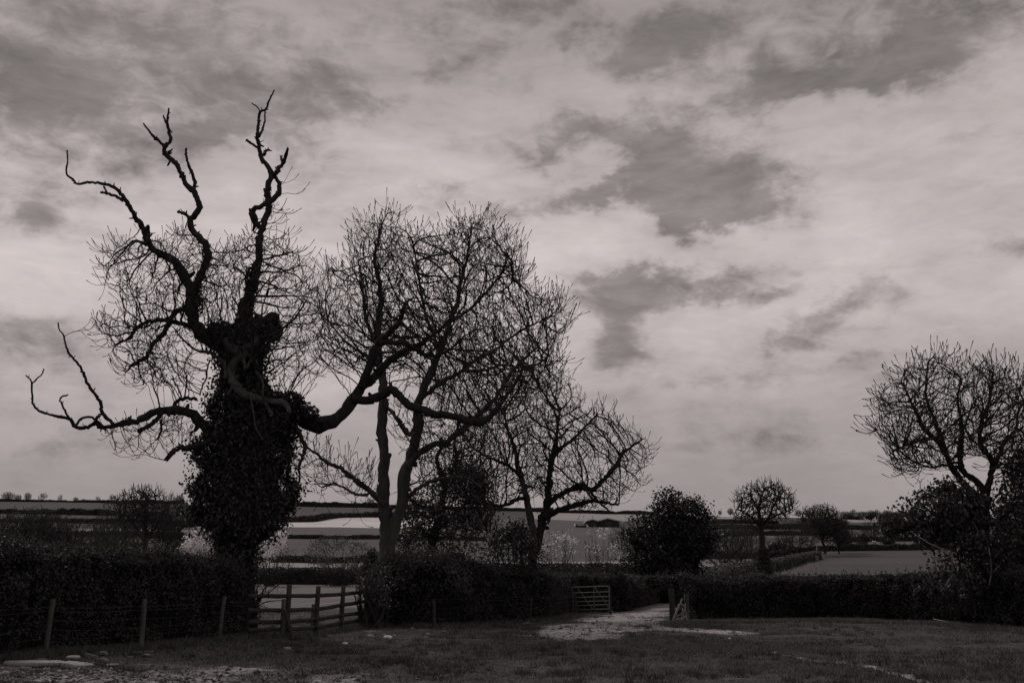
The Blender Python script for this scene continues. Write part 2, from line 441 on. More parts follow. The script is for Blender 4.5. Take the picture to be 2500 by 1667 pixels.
FIELDS = {  # id: name, albedo lo, hi, furrow
 1: ('grass_field', .10, .15), 2: ('grass_field', .06, .09), 3: ('pale_field', .21, .31), 4: ('ploughed_field', .06, .10),
 5: ('grass_field', .075, .105), 6: ('pale_field', .44, .60), 7: ('ploughed_field', .04, .085), 8: ('pale_field', .22, .34),
 9: ('grass_field', .055, .085), 10: ('pale_field', .14, .20), 11: ('grass_field', .08, .12), 12: ('grass_field', .035, .06), 13: ('ploughed_field', .05, .075)}
wob = (fbm(cPX/300, cD/100, 3, 11)-.5)*0.06
cD2 = cD*(1+wob)
def setf(mask, k): fid[mask] = k
setf((cD >= 60) & (cD < 140), 1); setf((cD >= 140) & (cD2 < 243), 2); setf((cD2 >= 243) & (cD2 < 290), 3)
setf((cD2 >= 290) & (cD2 < 450), 4); setf((cD2 >= 450) & (cD2 < 600), 5)
setf((cD2 >= 600) & (cD < 1000), 7)
ob = np.interp(cPX, [650, 750, 850, 950, 1150], [665, 690, 760, 790, 790])
setf((cD2 >= 600) & (cD2 < ob) & (cPX > 640) & (cPX < 1060), 6)
setf((cD >= 535) & (cD < 560) & (cPX < 560), 8)
setf((cD >= 820) & (cD < 985) & (cPX > 1290) & (cPX < 1600), 8)
setf((cD >= 600) & (cD < 820) & (cPX > 1160) & (cPX < 1700), 5)
setf((cD >= 140) & (cD < 215) & (cPX > 1000) & (cPX < 1650), 4)
setf((cD >= 60) & (cD < 350) & right, 9)
setf((cD >= 195) & (cD < 300) & (cPX > 1640) & ~right, 10)
setf((cD >= 350) & (cD < 460) & (cPX > 1650), 11); setf((cD >= 460) & (cD < 600) & (cPX > 1650), 12)
setf((cD >= 520) & (cD < 560) & (cPX > 1650), 11)
setf((cD >= 600) & (cD < 1000) & (cPX > 1700), 13); setf((cD >= 690) & (cD < 760) & (cPX > 1700), 12)
setf((cD >= 900) & (cD < 985) & (cPX > 2050) & (cPX < 2150), 8)
setf((cD >= 930) & (cD < 990) & (cPX > 1700) & (cPX < 1800), 8)
setf(cD >= 1000, 7)

def field_mat(k, lo, hi):
    m, n, l = mat('field_surface_%d' % k); mid = (lo+hi)/2
    o = n.new('ShaderNodeOutputMaterial'); b = n.new('ShaderNodeBsdfPrincipled'); t = n.new('ShaderNodeTexCoord'); fs = None
    for (sx, sy, w, dt) in ((1.6, .4, .9, 5), (.012, .30, 1.0, 4), (.02, .05, .8, 3)):      # clods, drill rows, soil patches
        mp = n.new('ShaderNodeMapping'); mp.inputs['Scale'].default_value = (sx, sy, .3); mp.inputs['Rotation'].default_value = (0, 0, .05*(k % 5-2)); l.new(t.outputs['Object'], mp.inputs[0])
        x = n.new('ShaderNodeTexNoise'); x.inputs['Scale'].default_value = 1; x.inputs['Detail'].default_value = dt; x.inputs['Roughness'].default_value = .7; l.new(mp.outputs[0], x.inputs[0])
        a = n.new('ShaderNodeMath'); a.operation = 'MULTIPLY_ADD'; a.inputs[1].default_value = w; a.inputs[2].default_value = -.5*w; l.new(x.outputs[0], a.inputs[0])
        if fs is None: fs = a.outputs[0]
        else:
            q = n.new('ShaderNodeMath'); q.operation = 'ADD'; l.new(fs, q.inputs[0]); l.new(a.outputs[0], q.inputs[1]); fs = q.outputs[0]
    g = n.new('ShaderNodeMath'); g.operation = 'MULTIPLY_ADD'; g.inputs[1].default_value = 1.0; g.inputs[2].default_value = .5; l.new(fs, g.inputs[0])
    r = n.new('ShaderNodeValToRGB'); r.color_ramp.elements[0].color = grey(mid*.5); r.color_ramp.elements[1].color = grey(mid*1.5); l.new(g.outputs[0], r.inputs[0])
    l.new(r.outputs[0], b.inputs['Base Color']); b.inputs['Roughness'].default_value = .95; b.inputs['Specular IOR Level'].default_value = .1; l.new(b.outputs[0], o.inputs[0]); return m
def paddock_mat():
    m, n, l = mat('paddock_turf')
    o = n.new('ShaderNodeOutputMaterial'); b = n.new('ShaderNodeBsdfPrincipled'); t = n.new('ShaderNodeTexCoord')
    def nz(s, d=6, r=.65):
        x = n.new('ShaderNodeTexNoise'); x.inputs['Scale'].default_value = s; x.inputs['Detail'].default_value = d; x.inputs['Roughness'].default_value = r
        l.new(t.outputs['Object'], x.inputs[0]); return x.outputs[0]
    def ramp(f, lo, hi, a=.3, c=.7):
        r = n.new('ShaderNodeValToRGB'); r.color_ramp.elements[0].color = grey(lo); r.color_ramp.elements[1].color = grey(hi)
        r.color_ramp.elements[0].position = a; r.color_ramp.elements[1].position = c; l.new(f, r.inputs[0]); return r.outputs[0]
    turf = ramp(nz(1.6, 10, .78), .02, .10); earth = ramp(nz(5, 10, .8), .06, .62, .36, .68)
    at = n.new('ShaderNodeAttribute'); at.attribute_name = 'bare'
    ad = n.new('ShaderNodeMath'); ad.operation = 'MULTIPLY_ADD'; ad.inputs[1].default_value = 1.3; l.new(at.outputs['Fac'], ad.inputs[0])
    sb = n.new('ShaderNodeMath'); sb.operation = 'MULTIPLY_ADD'; sb.inputs[1].default_value = 2.6; sb.inputs[2].default_value = -1.5; l.new(nz(2.6, 8, .75), sb.inputs[0]); l.new(sb.outputs[0], ad.inputs[2]); ad.use_clamp = True
    mx = n.new('ShaderNodeMix'); mx.data_type = 'RGBA'; l.new(ad.outputs[0], mx.inputs[0]); l.new(turf, mx.inputs[6]); l.new(earth, mx.inputs[7])
    l.new(mx.outputs[2], b.inputs['Base Color']); b.inputs['Roughness'].default_value = .95; b.inputs['Specular IOR Level'].default_value = .1
    bp = n.new('ShaderNodeBump'); bp.inputs['Strength'].default_value = .8; bp.inputs['Distance'].default_value = .06
    l.new(nz(7, 8, .7), bp.inputs['Height']); l.new(bp.outputs[0], b.inputs['Normal']); l.new(b.outputs[0], o.inputs[0]); return m
def ground_obj(name, mask, m, attr=False):
    q = quads_of(mask); used, inv = np.unique(q.ravel(), return_inverse=True)
    V = GV[used]; me = mesh_np(name, V, [inv.reshape(-1, 4)], True)
    if attr:
        a = me.attributes.new('bare', 'FLOAT', 'POINT'); a.data.foreach_set('value', bare_mask(V[:, 0], V[:, 1]).astype(np.float32))
    return tag(link(name, me, m), kind='structure')
ground_obj('paddock', fid == 0, paddock_mat(), True)
for k, (nm, lo, hi) in FIELDS.items():
    ground_obj(nm, fid == k, field_mat(k, lo, hi))
# the land to the sides of and behind the photograph
a0 = math.atan(UMAX)
an = np.linspace(a0, 2*math.pi-a0, 120); rr = np.concatenate([[0.01], np.geomspace(2, 7000, 90)])
AA, RR = np.meshgrid(an, rr); X2 = RR*np.sin(AA); Y2 = RR*np.cos(AA)
Z2 = Zt(X2, Y2)
n2_ = len(an); ii, jj = np.meshgrid(np.arange(len(rr)-1), np.arange(n2_-1), indexing='ij'); b = (ii*n2_+jj).ravel()
tag(link('ground', mesh_np('ground', np.stack([X2, Y2, Z2], 2).reshape(-1, 3), [np.stack([b, b+1, b+n2_+1, b+n2_], 1)], True), field_mat(99, .05, .085)), kind='structure')
fan = np.array([(0, 0, 0), (-4*UMAX, 4, 0), (4*UMAX, 4, 0), (0, 4, 0)], float)
tag(link('ground', mesh_np('ground', fan, [np.array([[0, 3, 1], [0, 2, 3]])]), field_mat(98, .05, .085)), kind='structure')

# ------------------------------------------------------------------ grass of the paddock
def grass(name, pts, h, w, m, lean=.5):
    k = len(pts); a = R.random(k)*2*math.pi; hh = h*(.5+R.random(k)); ww = w*(.6+.8*R.random(k))
    s = np.stack([np.cos(a), np.sin(a), 0*a], 1)*ww[:, None]
    ln = R.normal(size=(k, 3))*lean; ln[:, 2] = 0
    tip = pts+ln*hh[:, None]; tip[:, 2] += hh
    V = np.stack([pts-s, pts+s, tip], 1).reshape(-1, 3)
    o = link(name, mesh_np(name, V, [np.arange(3*k).reshape(-1, 3)]), m)
    return tag(o, kind='stuff')
k = 460000
u = (R.random(k)*2-1)*.60; d = 15.2*np.exp(R.random(k)*math.log(52/15.2))
x = u*d; y = d
br = bare_mask(x, y); cl = fbm(x/1.6, y/1.6, 3, 21)
keep = R.random(k) > np.clip(br*1.9, 0, .985)
keep &= R.random(k) < np.clip((cl-.3)*3.2, .25, 1)
x, y, cl = x[keep], y[keep], cl[keep]
pts = np.stack([x, y, zg(x, y)-.005], 1)
tuft = np.clip((fbm(x/.55, y/.55, 2, 33)-.45)*4, 0, 1)
grass('grass', pts, .035+.06*tuft*np.clip((cl-.35)*3, 0, 1), .004+.0004*np.hypot(x, y)*.5, M['grass'], .6)['label'] = 'short grazed grass of the paddock in the foreground'

k = 2600; u = (R.random(k)*2-1)*.6; d = 15.3*np.exp(R.random(k)*math.log(46/15.3)); tc_ = np.stack([u*d, d], 1)
tc_ = tc_[R.random(k) < np.clip((fbm(tc_[:, 0]/2.2, tc_[:, 1]/2.2, 3, 71)-.36)*4, .05, 1)*(1-.7*bare_mask(tc_[:, 0], tc_[:, 1]))]
tp_ = np.repeat(tc_, 34, 0)+R.normal(size=(len(tc_)*34, 2))*np.repeat(.05+.10*R.random(len(tc_)), 34)[:, None]
o = grass('grass_tufts', np.stack([tp_[:, 0], tp_[:, 1], zg(tp_[:, 0], tp_[:, 1])-.005], 1), .105, .006, leaf_mat('tuft_blade', .012, .07, .7, .2, .2), .55); o['label'] = 'darker longer tufts standing in the grazed grass'
# clods and chips of the trampled corner and the track
k = 9000; u = (R.random(k)*2-1)*.6; d = 15.5*np.exp(R.random(k)*math.log(50/15.5)); x = u*d; y = d
kk = R.random(k) < np.clip(bare_mask(x, y)*1.1-.12, 0, 1); x, y = x[kk], y[kk]
n_ = 1500; c_ = G0(150, 1668); xs = c_[0]+R.normal(size=n_)*2.6; ys = c_[1]+np.abs(R.normal(size=n_))*1.3-.5
x = np.concatenate([x, xs]); y = np.concatenate([y, ys]); k = len(x)
oc = np.array([(1, 0, 0), (-1, 0, 0), (0, 1, 0), (0, -1, 0), (0, 0, 1), (0, 0, -.6)], float); of = np.array([(0, 2, 4), (2, 1, 4), (1, 3, 4), (3, 0, 4), (2, 0, 5), (1, 2, 5), (3, 1, 5), (0, 3, 5)])
sz = .016+.035*R.random(k)**3
V = oc[None]*(sz[:, None, None]*(.6+.9*R.random((k, 6, 1)))); a_ = R.random(k)*6.28
V = np.stack([V[:, :, 0]*np.cos(a_)[:, None]*1.4-V[:, :, 1]*np.sin(a_)[:, None], V[:, :, 0]*np.sin(a_)[:, None]*1.4+V[:, :, 1]*np.cos(a_)[:, None], V[:, :, 2]*.8], 2)+np.stack([x, y, zg(x, y)+sz*.2], 1)[:, None]
o = tag(link('clods', mesh_np('clods', V.reshape(-1, 3), [(of[None]+np.arange(k)[:, None, None]*6).reshape(-1, 3)]), leaf_mat('earth_clod', .035, .2, .95, .1, 0)), kind='stuff'); o['label'] = 'loose earth clods and stone chips on the trampled ground'

# ------------------------------------------------------------------ space colonisation
UP = np.array([0, 0, 1.])
def colonize(seed_pos, seed_dir, att, step, infl, kill, iters, trop=.12, inertia=.35, jit=.18, maxn=60000):
    n0 = len(seed_pos); cap = maxn+n0
    pos = np.zeros((cap, 3)); dr = np.zeros((cap, 3)); par = np.full(cap, -1); nch = np.zeros(cap, int)
    pos[:n0] = seed_pos; dr[:n0] = seed_dir; n = n0
    ad = np.full(len(att), 1e9); ai = np.zeros(len(att), int); alive = np.ones(len(att), bool)
    def upd(lo, hi):
        for s in range(lo, hi, 400):
            e = min(hi, s+400); idx = np.nonzero(alive)[0]
            if len(idx) == 0: return
            A = att[idx]; B = pos[s:e]
            d2 = (A*A).sum(1)[:, None]+(B*B).sum(1)[None]-2*A@B.T
            j = d2.argmin(1); dm = np.sqrt(np.maximum(d2[np.arange(len(idx)), j], 0))
            bet = dm < ad[idx]; ad[idx[bet]] = dm[bet]; ai[idx[bet]] = s+j[bet]
    upd(0, n0); alive &= ad > kill*.6
    last = np.full((cap, 3), 1e9)
    for it in range(iters):
        act = np.nonzero(alive & (ad < infl))[0]
        if len(act) == 0: 
            infl *= 1.5
            if infl > 12: break
            continue
        v = att[act]-pos[ai[act]]; v /= np.linalg.norm(v, axis=1, keepdims=True)+1e-9
        nodes, inv = np.unique(ai[act], return_inverse=True)
        S = np.zeros((len(nodes), 3)); np.add.at(S, inv, v)
        S /= np.linalg.norm(S, axis=1, keepdims=True)+1e-9
        ok = nch[nodes] < 3; nodes = nodes[ok]; S = S[ok]
        S = S+dr[nodes]*inertia+UP*trop+R.normal(size=S.shape)*jit
        S /= np.linalg.norm(S, axis=1, keepdims=True)+1e-9
        Q_ = pos[nodes]+S*step
        ok = np.linalg.norm(Q_-last[nodes], axis=1) > step*.35
        nodes = nodes[ok]; S = S[ok]; Q_ = Q_[ok]
        if len(nodes) == 0 or n+len(nodes) > cap: break
        e = n+len(nodes)
        pos[n:e] = Q_; dr[n:e] = S; par[n:e] = nodes; nch[nodes] += 1; last[nodes] = Q_
        upd(n, e); n = e
        alive &= ad > kill
    return pos[:n], dr[:n], par[:n], n0
def shoots(pos, dr, par, n0, rate, length, segs=3, upb=.4, spread=.42):
    """short upcurved terminal shoots on the thin ends"""
    n = len(pos); ch = np.zeros(n, int); np.add.at(ch, par[n0:], 1)
    idx = np.arange(n0, n); tips = idx[ch[n0:] == 0]; mid = idx[(ch[n0:] == 1) & (R.random(n-n0) < rate*.35)]
    base = np.concatenate([np.repeat(tips, max(1, int(round(1+rate)))), mid])
    k = len(base); d = dr[base]+R.normal(size=(k, 3))*spread; d /= np.linalg.norm(d, axis=1, keepdims=True)
    P_ = [pos]; Dn_ = [dr]; Pa = [par]; cur = base; p = pos[base]; off = n
    ln = length*(.5+R.random(k))/segs
    for s in range(segs):
        d = d+UP*upb+R.normal(size=(k, 3))*.12; d /= np.linalg.norm(d, axis=1, keepdims=True)
        p = p+d*ln[:, None]; P_.append(p); Dn_.append(d); Pa.append(cur); cur = np.arange(off, off+k); off += k
    return np.concatenate(P_), np.concatenate(Dn_), np.concatenate(Pa)
def pipe(pos, par, n0, r0, ex=2.2, rmax=.2):
    n = len(pos); acc = np.zeros(n); pe = par.tolist(); a = [0.0]*n; t = r0**ex
    for i in range(n-1, n0-1, -1):
        if a[i] == 0.0: a[i] = t
        if pe[i] >= n0: a[pe[i]] += a[i]
    acc = np.array(a); return np.minimum(np.maximum(acc, 1e-12)**(1/ex), rmax)
def twigs(mb, pos, par, n0, r, bud=1.0):
    i = np.arange(n0, len(pos)); pa = par[i]
    rb = r[i].copy(); ra = np.where(pa >= n0, np.minimum(r[pa], r[i]*1.35), r[i]*1.25)
    if bud > 1:
        ch = np.zeros(len(pos), int); np.add.at(ch, pa, 1); tip = ch[i] == 0; rb[tip] *= bud
    thin = rb < .022
    for msk, n in ((thin, 3), (~thin, 6)):
        if msk.any():
            V, Fq = frusta(pos[pa[msk]], pos[i[msk]], ra[msk], rb[msk], n); mb.add(V, Fq)

# ------------------------------------------------------------------ polygons in the photograph -> volumes in the place
def inpoly(px, py, poly):
    poly = np.asarray(poly, float); n = len(poly); c = np.zeros(len(px), bool); j = n-1
    for i in range(n):
        xi, yi = poly[i]; xj, yj = poly[j]
        c ^= ((yi > py) != (yj > py)) & (px < (xj-xi)*(py-yi)/(yj-yi+1e-12)+xi); j = i
    return c
def pdist(px, py, poly):
    poly = np.asarray(poly, float); m = np.full(len(px), 1e9)
    for a, b in zip(poly, np.roll(poly, -1, 0)):
        d = b-a; t = np.clip(((px-a[0])*d[0]+(py-a[1])*d[1])/(d@d+1e-9), 0, 1)
        m = np.minimum(m, np.hypot(px-a[0]-t*d[0], py-a[1]-t*d[1]))
    return m
def clump(C, s, lo):
    f = vnoise(C[:, 0]/s, C[:, 2]/s+C[:, 1]/s*.6, 61); g = vnoise(C[:, 1]/s+7, C[:, 2]/s*1.3+C[:, 0]/s*.4, 62)
    return C[R.random(len(C)) < np.clip((f*.6+g*.4-lo)*5+.25, .08, 1)]
def volume(poly, n, D, thick, shell=0.0, erode=0.0):
    poly = np.asarray(poly, float); lo = poly.min(0); hi = poly.max(0); X_ = []; Y_ = []
    while sum(map(len, X_)) < n:
        px = lo[0]+R.random(n*2)*(hi[0]-lo[0]); py = lo[1]+R.random(n*2)*(hi[1]-lo[1]); k = inpoly(px, py, poly)
        if erode: k &= pdist(px, py, poly) > erode
        X_.append(px[k]); Y_.append(py[k])
    px = np.concatenate(X_)[:n]; py = np.concatenate(Y_)[:n]
    dm = pdist(px, py, poly); mx = dm.max(); q = np.clip(dm/mx, 0, 1); h = np.sqrt(1-(1-q)**2)
    s = (R.random(n)*2-1)
    if shell: s = np.sign(s)*np.abs(s)**(1-shell)
    dd = D+s*h*thick
    cx = (px-1250)/F; cy = (833.5-py)/F; t = dd/(CP-cy*SP)
    return np.stack([cx*t, dd, CAMH+(SP+cy*CP)*t], 1)

def limb_geo(lm, D, seg=6):
    p = np.asarray(lm['p'], float); n = len(p); d0, d1 = lm.get('d', (0, 0)); r = lm['r']
    ln = np.concatenate([[0], np.cumsum(np.hypot(*np.diff(p, axis=0).T))]); f = ln/ln[-1]
    r = np.interp(f, np.linspace(0, 1, len(r)), r)
    wig = lm.get('w', .25)
    dof = d0+(d1-d0)*f+wig*np.sin(f*7+p[0, 0])*f
    W3 = np.array([P(a, b_, D+o) for (a, b_), o in zip(p, dof)])
    R3 = r*m_per_px(1)*np.array([D+o for o in dof])/CP*.97
    Q3 = catmull(W3, seg); R3 = np.interp(np.linspace(0, n-1, (n-1)*seg+1), np.arange(n), R3)
    kp = [0]
    for i in range(1, len(Q3)):
        if np.linalg.norm(Q3[i]-Q3[kp[-1]]) > max(.05, .75*R3[i]) or i == len(Q3)-1: kp.append(i)
    if len(kp) > 3 and np.linalg.norm(Q3[kp[-1]]-Q3[kp[-2]]) < .4*R3[kp[-1]]: kp.pop(-2)
    Q3 = Q3[kp]; R3 = R3[kp]
    jt = R.normal(size=Q3.shape)*np.minimum(R3, .09)[:, None]*lm.get('j', .24); jt[:2] = 0
    return Q3+jt, R3*(1+.06*R.normal(size=len(R3)))
def tree(name, label, cat, D, basepx, limbs, crowns, bark, tw, step=.2, infl=2.2, kill=.34, iters=120, trop=.1, r0=.011, rate=1.0, shoot=.45, group=None, bud=1.0, maxn=40000, jit=.18, inertia=.35):
    base = on(basepx, D)
    t = thing(name, label, cat, tuple(base), group)
    SP_, SD_ = [], []
    for i, lm in enumerate(limbs):
        pts, rad = limb_geo(lm, D, 6)
        if i == 0:
            pts = np.concatenate([[pts[0]-[0, 0, .3]], pts]); rad = np.concatenate([[rad[0]*1.1], rad])
        mb = MB(); sweep(mb, pts, rad, 10 if rad.max() > .12 else 7, lm.get('k', .24), i+1)
        if rad.max() > .03:                    # knots and snags
            for q in range(int(len(pts)/2.6)):
                j = random.randrange(2, len(pts)-1); dv = np.array([random.gauss(0, 1), random.gauss(0, .6), random.gauss(.2, 1)]); dv /= np.linalg.norm(dv)
                ln_ = min(rad[j], .09)*(1.4+1.2*random.random())+max(0, rad[j]-.09)
                ln_ *= .8+.9*random.random()**2; w_ = random.uniform(.22, .5); sweep(mb, [pts[j], pts[j]+dv*ln_*.7, pts[j]+dv*ln_+[0, 0, .02]], [rad[j]*w_*1.3, rad[j]*w_, rad[j]*w_*.6], 5, .3, q)
        o = link(lm.get('name', 'trunk' if i == 0 else 'limb'), mb.mesh('limb', base, True), lm.get('m', bark), t)
        if lm.get('label'): o['label'] = lm['label']
        if lm.get('sprout', True):
            s = lm.get('from', .0); k0 = int(len(pts)*s)
            SP_.append(pts[k0:]); g = np.gradient(pts, axis=0); g /= np.linalg.norm(g, axis=1, keepdims=True)+1e-9; SD_.append(g[k0:]*.3)
    att = clump(np.concatenate([volume(pl, n, D+dz, th, .25, shoot*.24/m_per_px(D) if n > 1000 else 0) for (pl, n, th, dz) in crowns]), 1.5, .42)
    pos, dr, par, n0 = colonize(np.concatenate(SP_), np.concatenate(SD_), att, step, infl, kill, iters, trop, inertia, jit, maxn)
    pos, dr, par = shoots(pos, dr, par, n0, rate, shoot)
    r = pipe(pos, par, n0, r0); mb = MB(); twigs(mb, pos, par, n0, r, bud)
    link('crown', mb.mesh('crown', base), tw, t)
    return t, pos[n0:], base

# ------------------------------------------------------------------ the ivy clad ash
DA = 32.0
LA = [
 dict(p=[(592,1540),(594,1450),(597,1350),(596,1250),(592,1150),(590,1050),(588,960),(590,880),(597,830)], r=[30,24,30,34,38,40,36,30,24], name='trunk', m=M['bark_dark'], sprout=False),
 dict(p=[(585,900),(540,850),(500,822),(478,795),(468,770),(466,745),(470,716),(488,680),(502,642),(507,610),(491,586),(470,561),(466,535),(482,519),(486,498),(470,467),(452,446),(442,421),(426,396),(402,375),(403,358),(416,340),(409,305),(412,264)],
      r=[26,24,21,20,19,17,16,13,11.5,10.5,10,9,9,9,8,7.5,7.5,7,6.5,6,5,4.5,3.5,2], d=(0,-.6)),
 dict(p=[(403,360),(388,345),(372,330),(350,302)], r=[5,4,2], d=(-.6,-.9)),
 dict(p=[(409,307),(405,298),(400,288),(399,283)], r=[3.5,3,2], d=(-.6,-.5)),
 dict(p=[(472,466),(475,442),(470,424),(459,400),(455,380),(454,363)], r=[5.5,5,3.5,3], d=(-.4,-.1)),
 dict(p=[(464,532),(450,522),(434,517)], r=[5,4.5,3.5], d=(-.3,-.7)),
 dict(p=[(470,725),(463,698),(442,663),(421,635),(386,617),(361,589),(351,558),(333,533),(316,505),(298,477),(281,460),(253,449),(214,446),(188,450),(177,437),(162,424),(165,396),(164,367)],
      r=[14,13,11.5,11,10,8.5,8,7.5,6.5,6,5,4.5,4,3.8,3,2.5,2,1.6], d=(0,-1.6)),
 dict(p=[(300,490),(280,478),(260,472),(246,470)], r=[4,4,3.5,3], d=(-.9,-1.2)),
 dict(p=[(262,474),(257,463),(253,456)], r=[3,2.5,2.2], d=(-1.2,-1.1)),
 dict(p=[(361,592),(362,570),(361,551)], r=[5.5,5.5,4.5], d=(-.6,-.6)),
 dict(p=[(360,597),(342,591),(325,588)], r=[5,4,3.5], d=(-.6,-1)),
 dict(p=[(592,860),(595,800),(596,760),(605,727),(614,709),(628,663),(631,621),(635,575),(645,544),(656,505),(651,467),(659,442),(663,424),(638,386),(633,358),(628,330),(631,305),(635,274),(649,267),(660,240),(670,220)],
      r=[26,26,22,18,14,12,11,10.5,9,8.5,8,8,8,7.5,6.5,6,4.5,4,3.5,2.8,1.6], d=(0,.5)),
 dict(p=[(664,428),(672,425),(680,414),(691,400),(697,383),(703,362)], r=[6.5,6,5,4.5,3.5], d=(.3,.1)),
 dict(p=[(691,400),(688,390),(686,381)], r=[4,3.5,3], d=(.2,.5)),
 dict(p=[(636,556),(627,548),(619,537),(616,522),(620,510),(640,502),(663,491),(677,478),(681,462),(679,442),(668,430)], r=[7,8,8.5,7.5,7,6,6.5,7,6,5.5,5], d=(.3,.2)),
 dict(p=[(631,335),(639,320),(645,303),(647,285),(647,272)], r=[4,3,2.5,2], d=(.4,.8)),
 dict(p=[(633,362),(620,354),(608,347),(601,341)], r=[4.5,3.5,3.5,3.5], d=(.4,0)),
 dict(p=[(645,378),(648,370),(657,366)], r=[5,4,3], d=(.4,.7)),
 dict(p=[(635,274),(628,262),(614,252)], r=[2.2,1.8,1.3], d=(.5,.2)),
 # left lower limb
 dict(p=[(545,1075),(513,1055),(493,1033),(467,1010),(440,1003),(421,1002),(400,1001),(375,1006),(352,1018),(329,1029),(287,1036),(260,1044),(245,1041),(230,1035),(207,1044),(184,1040),(168,1021),(126,1013),(96,1002),(80,983),(77,933),(63,916)],
      r=[18,16,15,14,12,11,10,9,9.5,9,7,5.5,5,4.8,4.5,4,3.5,3,2.8,2.5,2.2,1.6], d=(-.4,-1.8)),
 dict(p=[(78,936),(92,922),(102,914),(107,901)], r=[2.2,2,1.6], d=(-1.8,-2)),
 dict(p=[(172,1024),(158,1003),(150,985),(145,975),(152,968),(165,964)], r=[3,2.8,2.4,1.8], d=(-1.6,-1.9)),
 dict(p=[(184,1040),(200,1022),(222,1018),(240,1030),(252,1040)], r=[3,3,3,3], d=(-1.6,-1.2)),
 dict(p=[(277,1036),(262,1022),(249,1008),(246,985),(232,962),(218,945),(206,918),(196,895),(180,876),(168,862),(160,840),(155,818),(145,805),(142,788)], r=[5,4.5,4.2,4,3.8,3.3,3,2.5,2,1.6], d=(-1.2,-2.2)),
 dict(p=[(228,1034),(236,1022),(244,1012)], r=[4,4,4], d=(-1.3,-1.3)),
 dict(p=[(402,1002),(388,1018),(370,1034),(352,1046),(340,1053)], r=[7,6.5,5.5,5], d=(-.8,-1.1)),
 dict(p=[(392,1026),(394,1045),(390,1060),(384,1072)], r=[3.5,3.2,2.6,2], d=(-.9,-1.1)),
 dict(p=[(425,1000),(428,985),(440,974),(460,972),(480,975)], r=[5,5,4.5,4], d=(-.6,-.2)),
 dict(p=[(545,1062),(532,1067),(509,1078),(485,1088),(459,1092),(440,1092),(428,1098),(416,1110),(405,1122)], r=[10,8.5,8,7.5,7.5,7,7,6], d=(-.8,-1.4)),
 dict(p=[(500,825),(470,800),(448,793),(421,784),(395,782),(367,784),(345,793),(331,806),(318,824),(300,834),(283,841)], r=[9,8,7,6.5,6,5.5,5,5,4,3.5,3], d=(-.2,-1.3)),
 dict(p=[(466,760),(445,757),(428,761),(418,775),(413,792),(404,806),(394,818),(382,832),(371,845),(362,862),(352,876),(336,884),(321,893)], r=[8,7,7,7,6.5,6,6,5.5,5.5,4.5], d=(-.2,-.9)),
 # front limb hanging across the ivy
 dict(p=[(630,828),(603,848),(591,863),(573,884),(562,909),(568,924),(583,947),(603,965),(634,976),(670,978),(698,986),(703,1006)], r=[9,9.5,10,11,11.5,11,10.5,10,9.5,9,8,6], d=(-.9,-1.6), m=M['bark_pale'], label='pale crooked limb hanging in front of the ivy'),
 dict(p=[(488,858),(514,861),(534,876),(547,884),(552,904),(550,922)], r=[4,4.5,5,5,4.5], d=(-1,-1.2), m=M['bark_pale']),
 dict(p=[(592,868),(598,889),(598,902),(606,894),(611,879),(621,876),(629,889)], r=[4.5,4,3.5,3], d=(-1.2,-1.4), m=M['bark_pale']),
 dict(p=[(624,907),(636,919),(643,942),(641,970),(652,991),(662,1014)], r=[2.6,3,3,3.2,4,4.5], d=(-1.6,-1.8), m=M['bark_pale']),
 dict(p=[(611,960),(618,1006),(624,1042),(641,1072)], r=[1.8,1.6,1.3], d=(-1.6,-1.9), m=M['bark_pale']),
 dict(p=[(513,878),(505,904),(504,924),(496,937),(488,965)], r=[2.4,2.2,1.8], d=(-1,-1), m=M['bark_pale']),
 dict(p=[(550,830),(562,840),(575,862)], r=[11,12,10], d=(-.9,-.9), m=M['bark_pale']),
 # great right limb
 dict(p=[(625,1010),(665,1000),(705,1005),(755,1028),(790,1035),(820,1021),(845,997),(868,969),(886,941),(910,922),(931,899),(967,871),(998,853),(1033,836),(1060,815),(1090,790)], r=[26,25,23,20,18,17,16,15,13.5,12,11,10,8.5,7,5,3], d=(-.2,1.4)),
 dict(p=[(884,944),(896,906),(908,872),(924,836),(938,824),(952,812),(977,783),(985,755),(1000,730)], r=[12,11.5,11,9,8,6.5,5,3], d=(.5,0)),
 dict(p=[(862,976),(890,976),(917,973),(938,960),(955,952),(968,960),(988,984),(1016,995),(1058,1009),(1110,1019),(1152,1030),(1187,1023),(1216,991),(1237,967),(1262,930),(1280,890)], r=[11,11,11,10.5,10,10,10,10,9.5,9,8.5,7.5,6.5,5,4,2.5], d=(.4,-1)),
 dict(p=[(924,838),(942,837),(970,838),(991,840),(1015,853),(1040,867),(1072,867),(1100,850)], r=[7,6.5,6,5.5,5,4,3], d=(.3,.9)),
 dict(p=[(722,1040),(736,1068),(745,1088),(739,1114),(730,1137),(731,1160),(731,1177)], r=[6,5.5,5,4.5,3,2], d=(-.6,-.9)),
 dict(p=[(590,800),(640,790),(664,785),(666,776)], r=[20,22,22,22], d=(.1,.3), sprout=False),
]
PA = [(225,700),(232,610),(285,572),(330,600),(400,575),(450,548),(500,590),(545,610),(580,580),(640,562),(700,585),(770,640),(800,700),(810,820),(800,930),(760,1000),(700,950),(650,900),(560,850),(480,870),(480,960),(400,960),(330,960),(262,915),(275,860),(215,850),(205,790),(280,770),(300,730)]
PA2 = [(255,1050),(330,1040),(430,1010),(490,1060),(440,1100),(360,1130),(280,1120)]
PA3 = [(520,760),(700,760),(720,960),(700,1060),(600,1060),(520,900)]
PA4 = [(640,470),(690,450),(740,470),(700,540),(720,600),(640,600)]
PA5 = [(820,900),(900,760),(1020,700),(1120,760),(1290,850),(1260,960),(1120,990),(980,930)]
